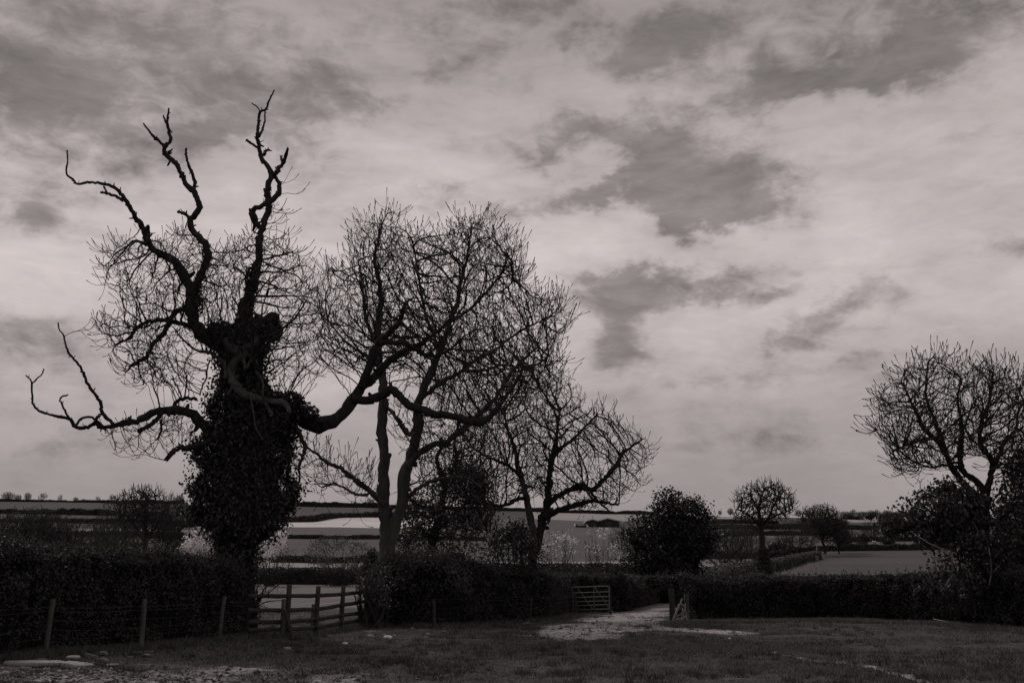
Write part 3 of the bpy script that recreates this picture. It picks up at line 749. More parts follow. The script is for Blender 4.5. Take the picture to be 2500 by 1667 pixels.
t, crown_pos, baseA = tree('ash_tree', 'tall half dead ash with ivy wrapped trunk and bare antler limbs above the hedge', 'tree', DA, 592, LA,
     [(PA, 3300, 2.6, -.3), (PA2, 260, .9, -1.1), (PA3, 200, .5, -1.7), (PA4, 60, .5, .3), (PA5, 900, 1.8, .4)], M['bark_dark'], M['twig'], step=.15, infl=1.6, kill=.21, trop=.17, r0=.0076, rate=1.0, shoot=.55, bud=1.8, jit=.16, inertia=.5)
treeA = t
# ivy on the trunk : rows -> left, right edge
IV = np.array([(790,540,650),(840,530,655),(880,535,640),(920,540,640),(960,520,665),(1000,508,715),(1030,500,725),(1060,490,720),(1100,482,712),(1150,478,700),(1200,468,712),(1250,478,715),(1250,485,705),(1290,505,678),(1312,515,650),(1330,524,622),(1370,538,614),(1400,552,612),(1450,565,612),(1530,566,610)], float)
k = 52000
row = 790+R.random(k)**.9*745
xl = np.interp(row, IV[:, 0], IV[:, 1]); xr = np.interp(row, IV[:, 0], IV[:, 2])
dens_ = np.interp(row, [790, 830, 900, 1000, 1350, 1410, 1450, 1530], [.55, .7, .8, 1, 1, .4, .06, .02]); keep = R.random(k) < dens_
row, xl, xr = row[keep], xl[keep], xr[keep]; k = len(row)
th = R.random(k)*2*math.pi
lump = .40+.92*fbm(th*1.9, row/38, 4, 8)+np.abs(R.normal(size=k))*.09-.02
rp = (xr-xl)/2*lump*np.interp(row, [1280, 1320], [1, .86])
pxv = (xl+xr)/2+np.cos(th)*rp; dv = DA+np.sin(th)*np.minimum(rp, 85)*m_per_px(DA)*.9-.1
cx = (pxv-1250)/F; cy = (833.5-row)/F; tt = dv/(CP-cy*SP)
C = np.stack([cx*tt, dv, CAMH+(SP+cy*CP)*tt], 1)
nr = np.stack([np.cos(th), np.sin(th), 0*th+.2], 1)
mb = MB(); V, Fq = leaves(C, .125, nr, .9, .25, .6, 1.2); mb.add(V, Fq)
# sprays standing off the ivy
f_ = R.integers(0, k, 1100); cc = C[f_]+nr[f_]*np.abs(R.normal(size=1100))[:, None]*.2
sc_ = np.repeat(cc, 11, 0)+R.normal(size=(1100*11, 3))*np.array([.1, .1, .16])
V, Fq = leaves(sc_, .12, None, 0, .3, .6, 1.0); mb.add(V, Fq)
# lumps round the fork and along the great limb
for (px, py, rx, ry, dz, n) in ((530,818,28,32,-.3,1700),(667,808,22,30,.1,1300),(598,800,26,60,0,1300),(700,985,40,30,-.3,1700),(740,1010,30,24,-.2,700),(690,1045,38,40,-.3,1400),(612,700,15,60,.1,800),(478,740,18,50,-.1,500)):
    q = R.normal(size=(n, 3)); q /= np.linalg.norm(q, axis=1, keepdims=True); rr_ = (.25+1.25*fbm(q[:, 0]*2.6+px, q[:, 2]*2.6+q[:, 1]*1.7, 3, 6)+.1*R.normal(size=n))[:, None]
    c = P(px, py, DA+dz); s = m_per_px(DA)
    V, Fq = leaves(c+q*rr_*np.array([rx*s, min(rx, ry)*s, ry*s]), .12, q, .9, .2, .6, 1.2); mb.add(V, Fq)
link('ivy', mb.mesh('ivy', baseA), M['leaf_ivy'], treeA)
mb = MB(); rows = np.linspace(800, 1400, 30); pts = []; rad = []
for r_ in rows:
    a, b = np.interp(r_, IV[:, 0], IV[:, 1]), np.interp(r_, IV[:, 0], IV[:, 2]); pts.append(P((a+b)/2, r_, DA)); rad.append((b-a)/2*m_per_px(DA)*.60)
sweep(mb, pts, rad, 12, .35, 4); link('ivy_dark_core', mb.mesh('ivy_dark_core', baseA, True), M['core'], treeA)  # added opaque dark hull behind the leaves, keeps sky from showing through

# ------------------------------------------------------------------ the double stemmed ash
DB = 37.5
LB = [
 dict(p=[(939,1530),(940,1470),(942,1410),(945,1360),(947,1325),(944,1290),(939,1251),(934,1215),(935,1180),(938,1145),(938,1110),(931,1058),(934,1010),(935,970),(931,906),(925,850),(924,801),(928,760),(931,730),(925,680),(915,630),(925,580),(935,540)], r=[31,28,26.5,25.5,22,18,16.5,15.5,14.5,13.5,13,12.5,12,11,10,9,8,7,6,5,4,2], d=(0,.8), **{'from': .35}),
 dict(p=[(944,1390),(948,1355),(953,1322),(960,1293),(970,1265),(977,1244),(982,1210),(984,1180),(990,1150),(998,1124),(1008,1090),(1016,1065),(1020,1030),(1019,1005),(1028,970),(1040,935),(1055,900),(1072,860),(1088,820),(1100,780),(1118,740),(1125,690),(1140,630),(1150,570)], r=[17,18,19,18,17,16.5,16,15.5,15,14,13,12,11,10.5,10,9,8,7,6,5,4,3,2], d=(-.05,-.8), **{'from': .2}),
 dict(p=[(995,1138),(1010,1118),(1033,1100),(1052,1088),(1075,1082),(1097,1075),(1117,1058),(1145,1038),(1175,1005),(1210,970),(1240,920),(1275,880),(1310,850)], r=[10,9,8.5,8,7.5,6.5,5.5,5,4,2], d=(-.5,-2.5)),
 dict(p=[(990,1220),(1006,1205),(1023,1191),(1045,1178),(1068,1170),(1095,1168),(1124,1166),(1150,1172),(1175,1190)], r=[7,6,5.5,5,4.5,3.5,2], d=(-.2,-1.5)),
 dict(p=[(938,1230),(921,1215),(905,1198),(880,1180),(855,1162),(830,1142),(800,1130),(770,1105),(740,1090),(715,1095)], r=[9,8.5,8,6.5,5.5,4.5,3.5,2.5,1.6], d=(0,-1.8)),
 dict(p=[(908,1200),(890,1208),(868,1206),(840,1190),(812,1180),(785,1190)], r=[4,3.5,3,2], d=(-.3,-1.4)),
 dict(p=[(1019,1060),(1000,1058),(985,1045),(970,1022),(955,1003),(940,992)], r=[6,6.5,6.5,5.5,5,4], d=(-.4,.2)),
 dict(p=[(1028,970),(1060,945),(1095,925),(1130,905),(1165,875),(1200,860),(1240,830),(1285,800),(1330,780)], r=[7.5,6.5,6,5,4,3,1.8], d=(-.5,-.9)),
 dict(p=[(1072,862),(1060,820),(1040,770),(1030,720),(1020,660),(1010,600)], r=[6,5,4,3,2], d=(-.6,1)),
 dict(p=[(1100,785),(1140,760),(1180,720),(1215,680),(1250,640)], r=[5,4,3,2], d=(-.7,.3)),
 dict(p=[(924,850),(905,810),(890,760),(885,700),(875,640)], r=[6,5,4,3,1.8], d=(.4,1.2)),
 dict(p=[(930,900),(900,870),(865,850),(830,820),(800,780)], r=[5,4,3,2], d=(.4,1.5)),
 dict(p=[(1130,905),(1180,905),(1230,890),(1280,900),(1330,880)], r=[4.5,4,3,2], d=(-.6,1.5)),
]
for q_ in LB: q_['r'] = [v*.92 for v in q_['r']]
PB = [(765,780),(782,650),(812,628),(835,640),(858,570),(872,515),(905,530),(930,500),(955,495),(975,520),(1010,560),(1050,575),(1085,560),(1110,520),(1140,525),(1180,512),(1210,540),(1250,560),(1270,610),(1292,640),(1300,700),(1330,720),(1385,718),(1412,790),(1370,850),(1405,900),(1380,930),(1330,960),(1260,1010),(1180,1060),(1090,1040),(1010,930),(930,900),(840,920),(780,900)]
PB2 = [(700,1090),(740,1065),(800,1100),(860,1130),(920,1170),(915,1240),(880,1290),(850,1240),(790,1215),(720,1180)]
PB3 = [(960,990),(1090,1000),(1210,1040),(1200,1180),(1060,1220),(1000,1150)]
tree('ash_tree', 'double stemmed bare ash with a broad twiggy crown behind the timber rails', 'tree', DB, 940, LB,
     [(PB, 8200, 4.2, 0), (PB2, 420, 1.4, -1), (PB3, 600, 1.8, -.6)], M['bark_ash'], M['twig'], step=.17, infl=2.0, kill=.23, trop=.3, r0=.0074, rate=1.0, shoot=.72, bud=2.3, maxn=90000, jit=.13, inertia=.6)

# ------------------------------------------------------------------ the lower spreading tree
DC = 44.0
LC = [
 dict(p=[(1296,1470),(1299,1400),(1303,1355),(1310,1320)], r=[17,15,13,12], sprout=False),
 dict(p=[(1306,1345),(1317,1303),(1323,1280),(1328,1261),(1334,1235),(1338,1205),(1340,1175),(1342,1153),(1346,1130),(1349,1117),(1356,1080),(1362,1040),(1368,1000)], r=[12,11.5,11,10.5,10,9,8,7.5,7,5,3,1.8], d=(0,.6)),
 dict(p=[(1304,1340),(1303,1303),(1296,1265),(1289,1233),(1280,1195),(1272,1163),(1262,1130),(1256,1090),(1240,1050),(1230,1010)], r=[11,9.5,9,8.5,7.5,6.5,5,3.5,2], d=(.1,1.2), m=M['bark_ash']),
 dict(p=[(1330,1262),(1352,1251),(1371,1244),(1391,1237),(1410,1231),(1426,1226),(1450,1222),(1480,1228),(1510,1232)], r=[9,8,7.5,7,6,4.5,3,2], d=(0,-1.5)),
 dict(p=[(1340,1230),(1356,1216),(1372,1205),(1391,1195),(1420,1190),(1447,1195),(1468,1175),(1489,1153),(1507,1128),(1524,1103),(1550,1085),(1570,1070)], r=[7,6.5,6.5,6,5.5,5,4,3,1.8], d=(.2,-.8)),
 dict(p=[(1391,1195),(1410,1182),(1430,1186),(1450,1210),(1470,1232),(1490,1250)], r=[4,4,3.5,2.5,1.8], d=(-.2,-1.2)),
 dict(p=[(1349,1120),(1370,1095),(1400,1070),(1430,1040),(1460,1010)], r=[5,4,3,2], d=(.4,1.2)),
 dict(p=[(1284,1215),(1255,1222),(1225,1235),(1195,1232),(1165,1220),(1140,1222)], r=[5,4.5,4,3.5,2.5,1.8], d=(.2,-.8)),
 dict(p=[(1272,1165),(1245,1140),(1215,1125),(1180,1110),(1150,1090)], r=[5,4,3,2], d=(.4,1.4)),
]
PC = [(1120,1020),(1180,960),(1260,905),(1330,900),(1400,930),(1432,985),(1480,985),(1530,1030),(1590,1060),(1600,1120),(1570,1160),(1600,1190),(1540,1215),(1500,1250),(1430,1262),(1360,1240),(1280,1225),(1200,1255),(1110,1240),(1080,1150)]
tree('spreading_tree', 'broad low bare tree with drooping twigs right of the double stemmed ash', 'tree', DC, 1297, LC,
     [(PC, 7800, 3.6, 0)], M['bark_dark'], M['twig'], step=.18, infl=2.1, kill=.25, trop=.08, r0=.0086, rate=1.0, shoot=.6, bud=1.8, maxn=70000, jit=.14, inertia=.55)

# ------------------------------------------------------------------ the tree between them
DD_ = 40.0
LD = [
 dict(p=[(1060,1510),(1058,1420),(1050,1350),(1062,1300),(1072,1260),(1082,1215),(1084,1174)], r=[11,11,10,10,9,8.5,8]),
 dict(p=[(1084,1180),(1078,1155),(1070,1135),(1068,1110),(1082,1090),(1100,1085)], r=[6,5.5,5,4.5,4], d=(0,.5)),
 dict(p=[(1085,1178),(1098,1160),(1110,1140),(1114,1110),(1110,1080),(1120,1040)], r=[6,5.5,5,4,2], d=(0,-.5)),
 dict(p=[(1072,1262),(1040,1240),(1010,1225),(980,1190)], r=[4,3.5,3,2], d=(0,-.8)),
 dict(p=[(1056,1320),(1030,1290),(1005,1280),(985,1255)], r=[4,3.5,3,2], d=(0,-.4)),
 dict(p=[(1064,1300),(1100,1262),(1140,1225),(1175,1190)], r=[5,4,3,2], d=(0,.6)),
]
PD = [(975,1180),(1010,1100),(1090,1040),(1170,1060),(1215,1150),(1200,1280),(1120,1330),(1000,1330),(965,1260)]
tD, cp, baseD = tree('thorn_tree', 'bushy thorn tree with leafing sprays between the two bare trees', 'tree', DD_, 1060, LD, [(PD, 1500, 2.2, 0)], M['bark_dark'], M['twig'], step=.2, infl=2, kill=.33, trop=.08, r0=.011, rate=1.0, shoot=.4)
def leafy(parent, base, polys, m, size, per, spread, up=.4, name='foliage'):
    mb = MB()
    for (poly, ncl, D, th) in polys:
        c = clump(volume(poly, ncl, D, th, .3), .75, .44); c = np.repeat(c, per, 0)+R.normal(size=(len(c)*per, 3))*spread*np.array([1.25, 1.25, .7])
        V, Fq = leaves(c, size, None, 0, up, .6, .4); mb.add(V, Fq)
    return link(name, mb.mesh(name, base), m, parent)
leafy(tD, baseD, [([(985,1270),(1020,1210),(1060,1170),(1130,1130),(1185,1170),(1205,1260),(1190,1320),(1165,1400),(1000,1400),(965,1340)], 1900, DD_, 2.2)], M['leaf_shrub'], .115, 16, .2)
leafy(treeA, baseA, [([(500,1340),(620,1340),(640,1385),(570,1420),(520,1430)], 90, DA, 1)], M['leaf_shrub'], .09, 14, .2, name='low_foliage')

# ------------------------------------------------------------------ right hand tree
DG = 40.0
LG = [
 dict(p=[(2384,1500),(2386,1425),(2392,1380),(2397,1336),(2400,1290),(2402,1246),(2406,1212)], r=[21,20,20,19,18,17,16]),
 dict(p=[(2406,1222),(2392,1212),(2379,1206),(2362,1190),(2348,1175),(2334,1156),(2321,1135),(2311,1112),(2304,1095),(2292,1080),(2281,1068),(2266,1056),(2254,1045),(2246,1030),(2241,1014),(2228,990),(2215,960),(2200,930)], r=[12,11.5,11,10.5,10,9,8,7,5.5,4.5,3.5,2], d=(0,-1)),
 dict(p=[(2305,1098),(2299,1072),(2290,1050),(2282,1025),(2272,1001),(2264,980),(2259,961),(2262,930),(2265,895)], r=[7.5,7,6,5,4,3,2], d=(-.6,.2)),
 dict(p=[(2406,1214),(2400,1198),(2393,1184),(2382,1172),(2370,1166),(2357,1157),(2348,1146),(2344,1130),(2344,1112),(2346,1085),(2348,1059),(2347,1040),(2346,1023),(2338,980),(2345,930)], r=[11,10.5,10,9,8.5,8,7,6,5,4,3,2], d=(0,.6)),
 dict(p=[(2408,1214),(2415,1180),(2422,1148),(2423,1132),(2418,1118),(2405,1102),(2397,1090),(2393,1070),(2393,1050),(2397,1030),(2402,1014),(2410,995),(2415,979),(2420,940),(2425,905)], r=[10,9.5,9,8,7,6,5,4,3,2], d=(0,-.6)),
 dict(p=[(2420,1150),(2440,1110),(2452,1080),(2478,1050),(2485,1010),(2500,980)], r=[7,6,5,4,3], d=(-.2,.8)),
 dict(p=[(2281,1070),(2255,1072),(2230,1080),(2205,1090),(2180,1100)], r=[4.5,4,3,2], d=(-.7,-1.6)),
 dict(p=[(2321,1137),(2300,1135),(2280,1140),(2262,1128),(2240,1130)], r=[4.5,4,3,2], d=(-.6,.6)),
 dict(p=[(2397,1090),(2370,1070),(2358,1040),(2370,1000)], r=[4.5,4,3,2], d=(-.3,1)),
]
for q_ in LG: q_['r'] = [v*.82 for v in q_['r']]; q_['j'] = .14
PG = [(2118,1060),(2135,1030),(2130,990),(2160,920),(2195,900),(2215,880),(2250,865),(2290,850),(2330,862),(2375,880),(2420,882),(2460,885),(2500,905),(2560,960),(2560,1170),(2470,1190),(2380,1130),(2290,1170),(2230,1165),(2190,1175),(2170,1140),(2150,1100)]
tG, _, baseG = tree('ash_tree', 'bare ash with a rounded crown rising from the right hand hedge', 'tree', DG, 2384, LG,
     [(PG, 5400, 3.4, 0)], M['bark_dark'], M['twig'], step=.18, infl=2.0, kill=.25, trop=.32, r0=.0092, rate=1.0, shoot=.7, bud=2.2, maxn=70000, jit=.13, inertia=.6)
tree('ash_tree', 'bare ash cut off by the right edge of the photo behind the rounded one', 'tree', 52, 2640, [
  dict(p=[(2640,1480),(2635,1300),(2630,1180)], r=[18,16,14]), dict(p=[(2630,1185),(2590,1100),(2560,1020),(2530,950)], r=[9,7,5,2]), dict(p=[(2630,1185),(2670,1080),(2680,980)], r=[9,7,2])],
  [([(2482,1010),(2490,915),(2520,880),(2600,850),(2720,880),(2740,1050),(2640,1150),(2540,1120)], 1300, 3, 0)], M['bark_dark'], M['twig'], step=.2, infl=2.5, kill=.28, trop=.2, r0=.014)
# leafing shrub at its foot
base = on(2330, 38.5)
sh = thing('elder_shrub', 'leafing elder shrub with pale stems round the foot of the right hand ash', 'shrub', tuple(base))
leafy(sh, base, [([(2205,1232),(2250,1185),(2320,1180),(2385,1215),(2395,1290),(2330,1300),(2260,1275),(2235,1262)], 620, 38.5, 1.3), ([(2148,1308),(2165,1268),(2215,1262),(2225,1290),(2190,1300)], 90, 38.5, .5), ([(2225,1290),(2260,1280),(2300,1300),(2290,1345),(2240,1330)], 110, 38.5, .8),
                 ([(2270,1430),(2285,1370),(2325,1310),(2400,1295),(2430,1450),(2290,1450)], 560, 38.2, 1.4),
                 ([(2420,1260),(2460,1160),(2500,1090),(2570,1080),(2570,1440),(2430,1450)], 1350, 39.5, 1.8)], M['leaf_shrub'], .16, 14, .2, .6)
for (p, r, m) in (([(2300,1440),(2325,1400),(2321,1352),(2318,1350),(2290,1335),(2262,1322),(2222,1296)], [3,3.4,3,2.4], 'stick'), ([(2412,1440),(2420,1395),(2416,1352),(2414,1335)], [3,4,3.5,2], 'stick'),
                ([(2396,1326),(2386,1322),(2382,1310),(2388,1298),(2380,1282)], [1.6,1.8,1.6], 'stick'), ([(2360,1430),(2345,1380),(2330,1330),(2300,1290)], [3,2.6,2], 'bark_dark'),
                ([(2440,1440),(2465,1380),(2480,1300),(2500,1240)], [4,3,2], 'bark_dark'), ([(2350,1440),(2372,1380),(2366,1320),(2350,1260)], [3,3,2], 'bark_dark'), ([(2272,1383),(2280,1390),(2287,1394)], [1,1.3,1], 'stick'), ([(2420,1400),(2432,1388),(2440,1380)], [1.8,1.8,1.4], 'stick')):
    pts, rad = limb_geo(dict(p=p, r=[q*.5 for q in r], d=(-.6, -1.2)), 38.5); mb = MB(); sweep(mb, pts, rad, 6, .15); link('stem', mb.mesh('stem', base, True), M[m], sh)
mb = MB(); cps = volume([(2240,1300),(2260,1200),(2390,1220),(2460,1250),(2470,1400),(2320,1400)], 46, 38.4, 1.2)
for c in cps:
    a = np.array([c[0]*.45+(base[0]+.6)*.55+random.gauss(0, .35), base[1]+random.gauss(0, .4), .3]); mid = (a+c)/2+R.normal(size=3)*.15
    sweep(mb, catmull([a, mid, c], 4), np.linspace(.014, .005, 9), 4, 0, 0, False)
link('stems', mb.mesh('stems', base), M['twig'], sh)

# ------------------------------------------------------------------ dark holly
DH = 56.0
base = on(1645, DH)
ho = thing('holly_bush', 'dense dark evergreen holly standing above the hedge by the lane', 'bush', tuple(base))
PH = [(1518,1372),(1552,1340),(1522,1302),(1562,1290),(1548,1256),(1590,1258),(1608,1232),(1606,1206),(1628,1190),(1655,1198),(1668,1218),(1700,1212),(1712,1240),(1732,1262),(1728,1285),(1756,1308),(1728,1325),(1748,1345),(1708,1358),(1722,1400),(1700,1440),(1600,1440),(1575,1395)]
leafy(ho, base, [(PH, 2400, DH, 2.6)], M['leaf_holly'], .15, 16, .2, .3)
mb = MB(); c = volume([(1565,1380),(1590,1290),(1640,1240),(1695,1270),(1715,1320),(1690,1420),(1600,1420)], 1500, DH, 1.5); V, Fq = leaves(c, .5, None, 0, 0, .8); mb.add(V, Fq)
link('inner_foliage', mb.mesh('inner_foliage', base), M['leaf_holly'], ho)
for (p, r) in (([(1645,1470),(1642,1420),(1640,1350),(1640,1260)], [7,6,4,2]), ([(1605,1330),(1625,1350),(1640,1345),(1655,1330)], [1,1.4,1])):
    pts, rad = limb_geo(dict(p=p, r=r, d=(0, 0)), DH-(0 if r[0] > 2 else 2.2)); mb = MB(); sweep(mb, pts, rad, 6); link('trunk' if r[0] > 2 else 'branch', mb.mesh('trunk', base, True), M['bark_dark' if r[0] > 2 else 'stick'], ho)

# ------------------------------------------------------------------ hedges
def resample(path, step):
    path = np.asarray(path, float); ln = np.concatenate([[0], np.cumsum(np.hypot(*np.diff(path, axis=0).T))])
    n = max(3, int(ln[-1]/step)); t = np.linspace(0, ln[-1], n)
    return np.stack([np.interp(t, ln, path[:, 0]), np.interp(t, ln, path[:, 1])], 1), t
def hedge(name, label, path, width, height, n, size, m, seed=1, lump=.16, topm=None, ntop=0, group=None, sprigs=0, twign=0):
    pts, t = resample(path, max(.3, width*.35)); k = len(pts)
    T = np.gradient(pts, axis=0); T /= np.linalg.norm(T, axis=1, keepdims=True); Nn = np.stack([T[:, 1], -T[:, 0]], 1)   # to the right of travel
    z0 = zg(pts[:, 0], pts[:, 1]); H = np.interp(t, np.linspace(0, t[-1], len(height)), height) if hasattr(height, '__len__') else np.full(k, height)
    base = np.array((pts[k//2, 0], pts[k//2, 1], z0[k//2]))
    th = thing(name, label, 'hedge', tuple(base), group)
    prof = np.array([(-1, -.02), (-1.04, .3), (-1, .7), (-.86, .93), (-.45, 1.0), (0, 1.02), (.45, 1.0), (.86, .93), (1, .7), (1.04, .3), (1, -.02)])
    sp = np.linspace(0, 1, len(prof))
    def surf(tt, s, push):
        px = np.interp(tt, t, pts[:, 0]); py = np.interp(tt, t, pts[:, 1]); nx = np.interp(tt, t, Nn[:, 0]); ny = np.interp(tt, t, Nn[:, 1])
        h = np.interp(tt, t, H); zz = np.interp(tt, t, z0)
        a = np.interp(s, sp, prof[:, 0]); b_ = np.interp(s, sp, prof[:, 1])
        sc_l = 1+lump*2*(fbm(tt/(width*.7)+seed*5, s*5*height_m/width, 3, seed)-.5)+push
        off = a*width/2*sc_l; zh = b_*h*(1+lump*(fbm(tt/(width*1.1)+seed*9, s*3, 3, seed+4)-.5)+push*.5)
        P3 = np.stack([px+nx*off, py+ny*off, zz+zh], 1)
        nrm = np.stack([nx*np.sign(a)*np.clip(np.abs(a), 0, 1)*(1-.9*np.clip((b_-.8)*5, 0, 1)), ny*np.sign(a)*np.clip(np.abs(a), 0, 1)*(1-.9*np.clip((b_-.8)*5, 0, 1)), np.clip((b_-.8)*5, .1, 1)], 1)
        return P3, nrm
    height_m = float(np.mean(H)); peri = width+2*height_m
    # inner mass: opaque hull, near-black in the near hedges for the shade inside
    ss = np.linspace(0, 1, 15); TT, SS = np.meshgrid(t, ss, indexing='ij')
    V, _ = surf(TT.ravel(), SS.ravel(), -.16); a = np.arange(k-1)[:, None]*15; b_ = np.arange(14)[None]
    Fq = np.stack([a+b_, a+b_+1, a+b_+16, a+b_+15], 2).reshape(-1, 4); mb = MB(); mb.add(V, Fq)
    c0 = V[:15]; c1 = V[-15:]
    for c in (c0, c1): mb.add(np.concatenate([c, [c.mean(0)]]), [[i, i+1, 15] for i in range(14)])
    link('inner_hull', mb.mesh('inner_hull', base, True), M['core_far'] if size > .2 else M['core'], th)
    tt = R.random(n)*t[-1]; s = R.random(n)
    s = np.where(R.random(n) < .25, .28+.44*R.random(n), s)
    end = R.random(n) < min(.12, width*2.2/(t[-1]+1)); tt = np.where(end, np.where(R.random(n) < .5, 0, t[-1]), tt)
    gp_ = fbm(tt/(size*7)+seed*3, s*peri/(size*7), 3, seed+2); kp_ = R.random(n) < np.clip((gp_-.40)*6+.35, .10, 1)
    tt = tt[kp_]; s = s[kp_]; end = end[kp_]; gp_ = gp_[kp_]; n = len(tt)
    C, nr = surf(tt, s, R.normal(size=n)*.05+(gp_-.5)*.35-np.where(R.random(n) < .3, .1, 0))
    if end.any():
        ctr, _ = surf(tt[end], np.full(end.sum(), .5), -.5); f = np.sqrt(R.random(end.sum()))[:, None]
        mid = ctr.copy(); mid[:, 2] = np.interp(tt[end], t, z0)+np.interp(tt[end], t, H)*.5
        C[end] = mid+(C[end]-mid)*f*1.25
        C[end, 0] += np.interp(tt[end], t, T[:, 0])*np.where(tt[end] > t[-1]/2, 1, -1)*(.12+.2*R.random(end.sum())); C[end, 1] += np.interp(tt[end], t, T[:, 1])*np.where(tt[end] > t[-1]/2, 1, -1)*.15
    mb = MB(); V, Fq = leaves(C, size, nr, .6, .35, .62); mb.add(V, Fq); link('foliage', mb.mesh('foliage', base), m, th)
    if sprigs:
        q = sprigs; C, nr = surf(R.random(q)*t[-1], .3+.4*R.random(q), 0); hgt = .1+.35*R.random(q)**3
        tips = C+np.stack([R.normal(size=q)*.12, R.normal(size=q)*.12, hgt], 1); r_ = np.full(q, size*.06)
        mb = MB(); V, Fq = frusta(C, tips, r_, r_*.6, 3); mb.add(V, Fq)
        f = np.repeat(np.arange(q), 6); w = R.random(len(f))[:, None]; V, Fq = leaves(C[f]*(1-w)+tips[f]*w+R.normal(size=(len(f), 3))*size*.3, size, None, 0, .4, .62); mb.add(V, Fq)
        tag(link('sprigs', mb.mesh('sprigs', base), topm or m, th), kind='stuff')
    if ntop:
        C, nr = surf(R.random(ntop)*t[-1], .33+.34*R.random(ntop), .03*R.random(ntop)); mb = MB(); V, Fq = leaves(C, size, nr, .9, 1.2, .6); mb.add(V, Fq); link('top_growth', mb.mesh('top_growth', base), topm or m, th)
    if twign:
        mb = MB(); tt = R.random(twign)*t[-1]; s = .03+.3*R.random(twign); s = np.where(R.random(twign) < .15, .7+.25*R.random(twign), s)
        C, nr = surf(tt, 1-s if name else s, .04)
        for c, q in zip(C, nr):
            d = R.normal(size=3)*.2; d[2] = abs(d[2])*.8; pp = [c, c+d*.5+q*.12, c+d+q*.02]
            sweep(mb, catmull(pp, 3), np.linspace(.0055, .0025, 7), 4, 0, 0, False)
        tag(link('bare_stems', mb.mesh('bare_stems', base), M['wire'], th), kind='stuff')
    return th
g2 = lambda px, py: G0(px, py)[:2]
FENCE = [(-170,1640),(108,1604),(343,1588),(533,1566),(620,1560),(688,1557),(764,1546),(831,1539),(890,1532),(957,1525),(1061,1532),(1156,1523),(1293,1515),(1344,1511),(1405,1502)]
FP = [g2(*q) for q in FENCE]
back = lambda p, d: p*(1+d/np.linalg.norm(p))
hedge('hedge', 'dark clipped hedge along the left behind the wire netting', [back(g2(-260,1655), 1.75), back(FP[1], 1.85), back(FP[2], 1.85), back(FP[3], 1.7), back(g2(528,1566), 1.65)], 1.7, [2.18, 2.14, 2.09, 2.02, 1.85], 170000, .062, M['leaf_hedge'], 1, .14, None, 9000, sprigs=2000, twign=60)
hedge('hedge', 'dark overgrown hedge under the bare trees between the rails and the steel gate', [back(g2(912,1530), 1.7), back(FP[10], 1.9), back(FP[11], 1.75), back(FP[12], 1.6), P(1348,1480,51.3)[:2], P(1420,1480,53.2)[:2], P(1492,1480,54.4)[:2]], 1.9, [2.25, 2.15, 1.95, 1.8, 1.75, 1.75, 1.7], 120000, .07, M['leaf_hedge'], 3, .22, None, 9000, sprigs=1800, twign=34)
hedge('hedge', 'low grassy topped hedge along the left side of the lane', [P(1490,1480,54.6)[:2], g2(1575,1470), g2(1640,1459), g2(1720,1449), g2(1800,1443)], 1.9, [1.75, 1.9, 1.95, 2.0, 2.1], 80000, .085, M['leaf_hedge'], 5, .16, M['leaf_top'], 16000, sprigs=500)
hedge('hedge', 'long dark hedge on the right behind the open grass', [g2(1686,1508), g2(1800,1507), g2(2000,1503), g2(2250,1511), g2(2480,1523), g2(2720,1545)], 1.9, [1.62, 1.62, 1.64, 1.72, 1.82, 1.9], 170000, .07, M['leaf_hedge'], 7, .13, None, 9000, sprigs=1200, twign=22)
def hp(*pd): return [on(a, b)[:2] for a, b in pd]
hedge('hedge', 'middle distance hedge beyond the field behind the timber rails', hp((250,150),(500,143),(800,138),(1000,140),(1200,144)), 2.2, 2.1, 9000, .3, M['leaf_far'], 11, .2)
hedge('hedge', 'tall clipped hedge beyond the lane between the spreading tree and the holly', hp((1180,118),(1400,112),(1640,108)), 2.2, 2.75, 12000, .22, M['leaf_far'], 12, .12)
hedge('hedge', 'diagonal field hedge climbing to the right past the ivy footed tree', hp((1700,92),(1745,118),(1800,150),(1860,190),(1930,235),(1995,288)), 3.0, [2.3,2.3,2.4,2.4,2.2,2.2], 16000, .3, M['leaf_haw'], 13, .25, M['leaf_top'], 4000)
hedge('hedge', 'rounded hedge end beside the pale reeds', hp((1640,75),(1690,80),(1735,84)), 2.6, [2.0,2.2,1.9], 9000, .16, M['leaf_hedge'], 14, .2, M['leaf_top'], 2500)
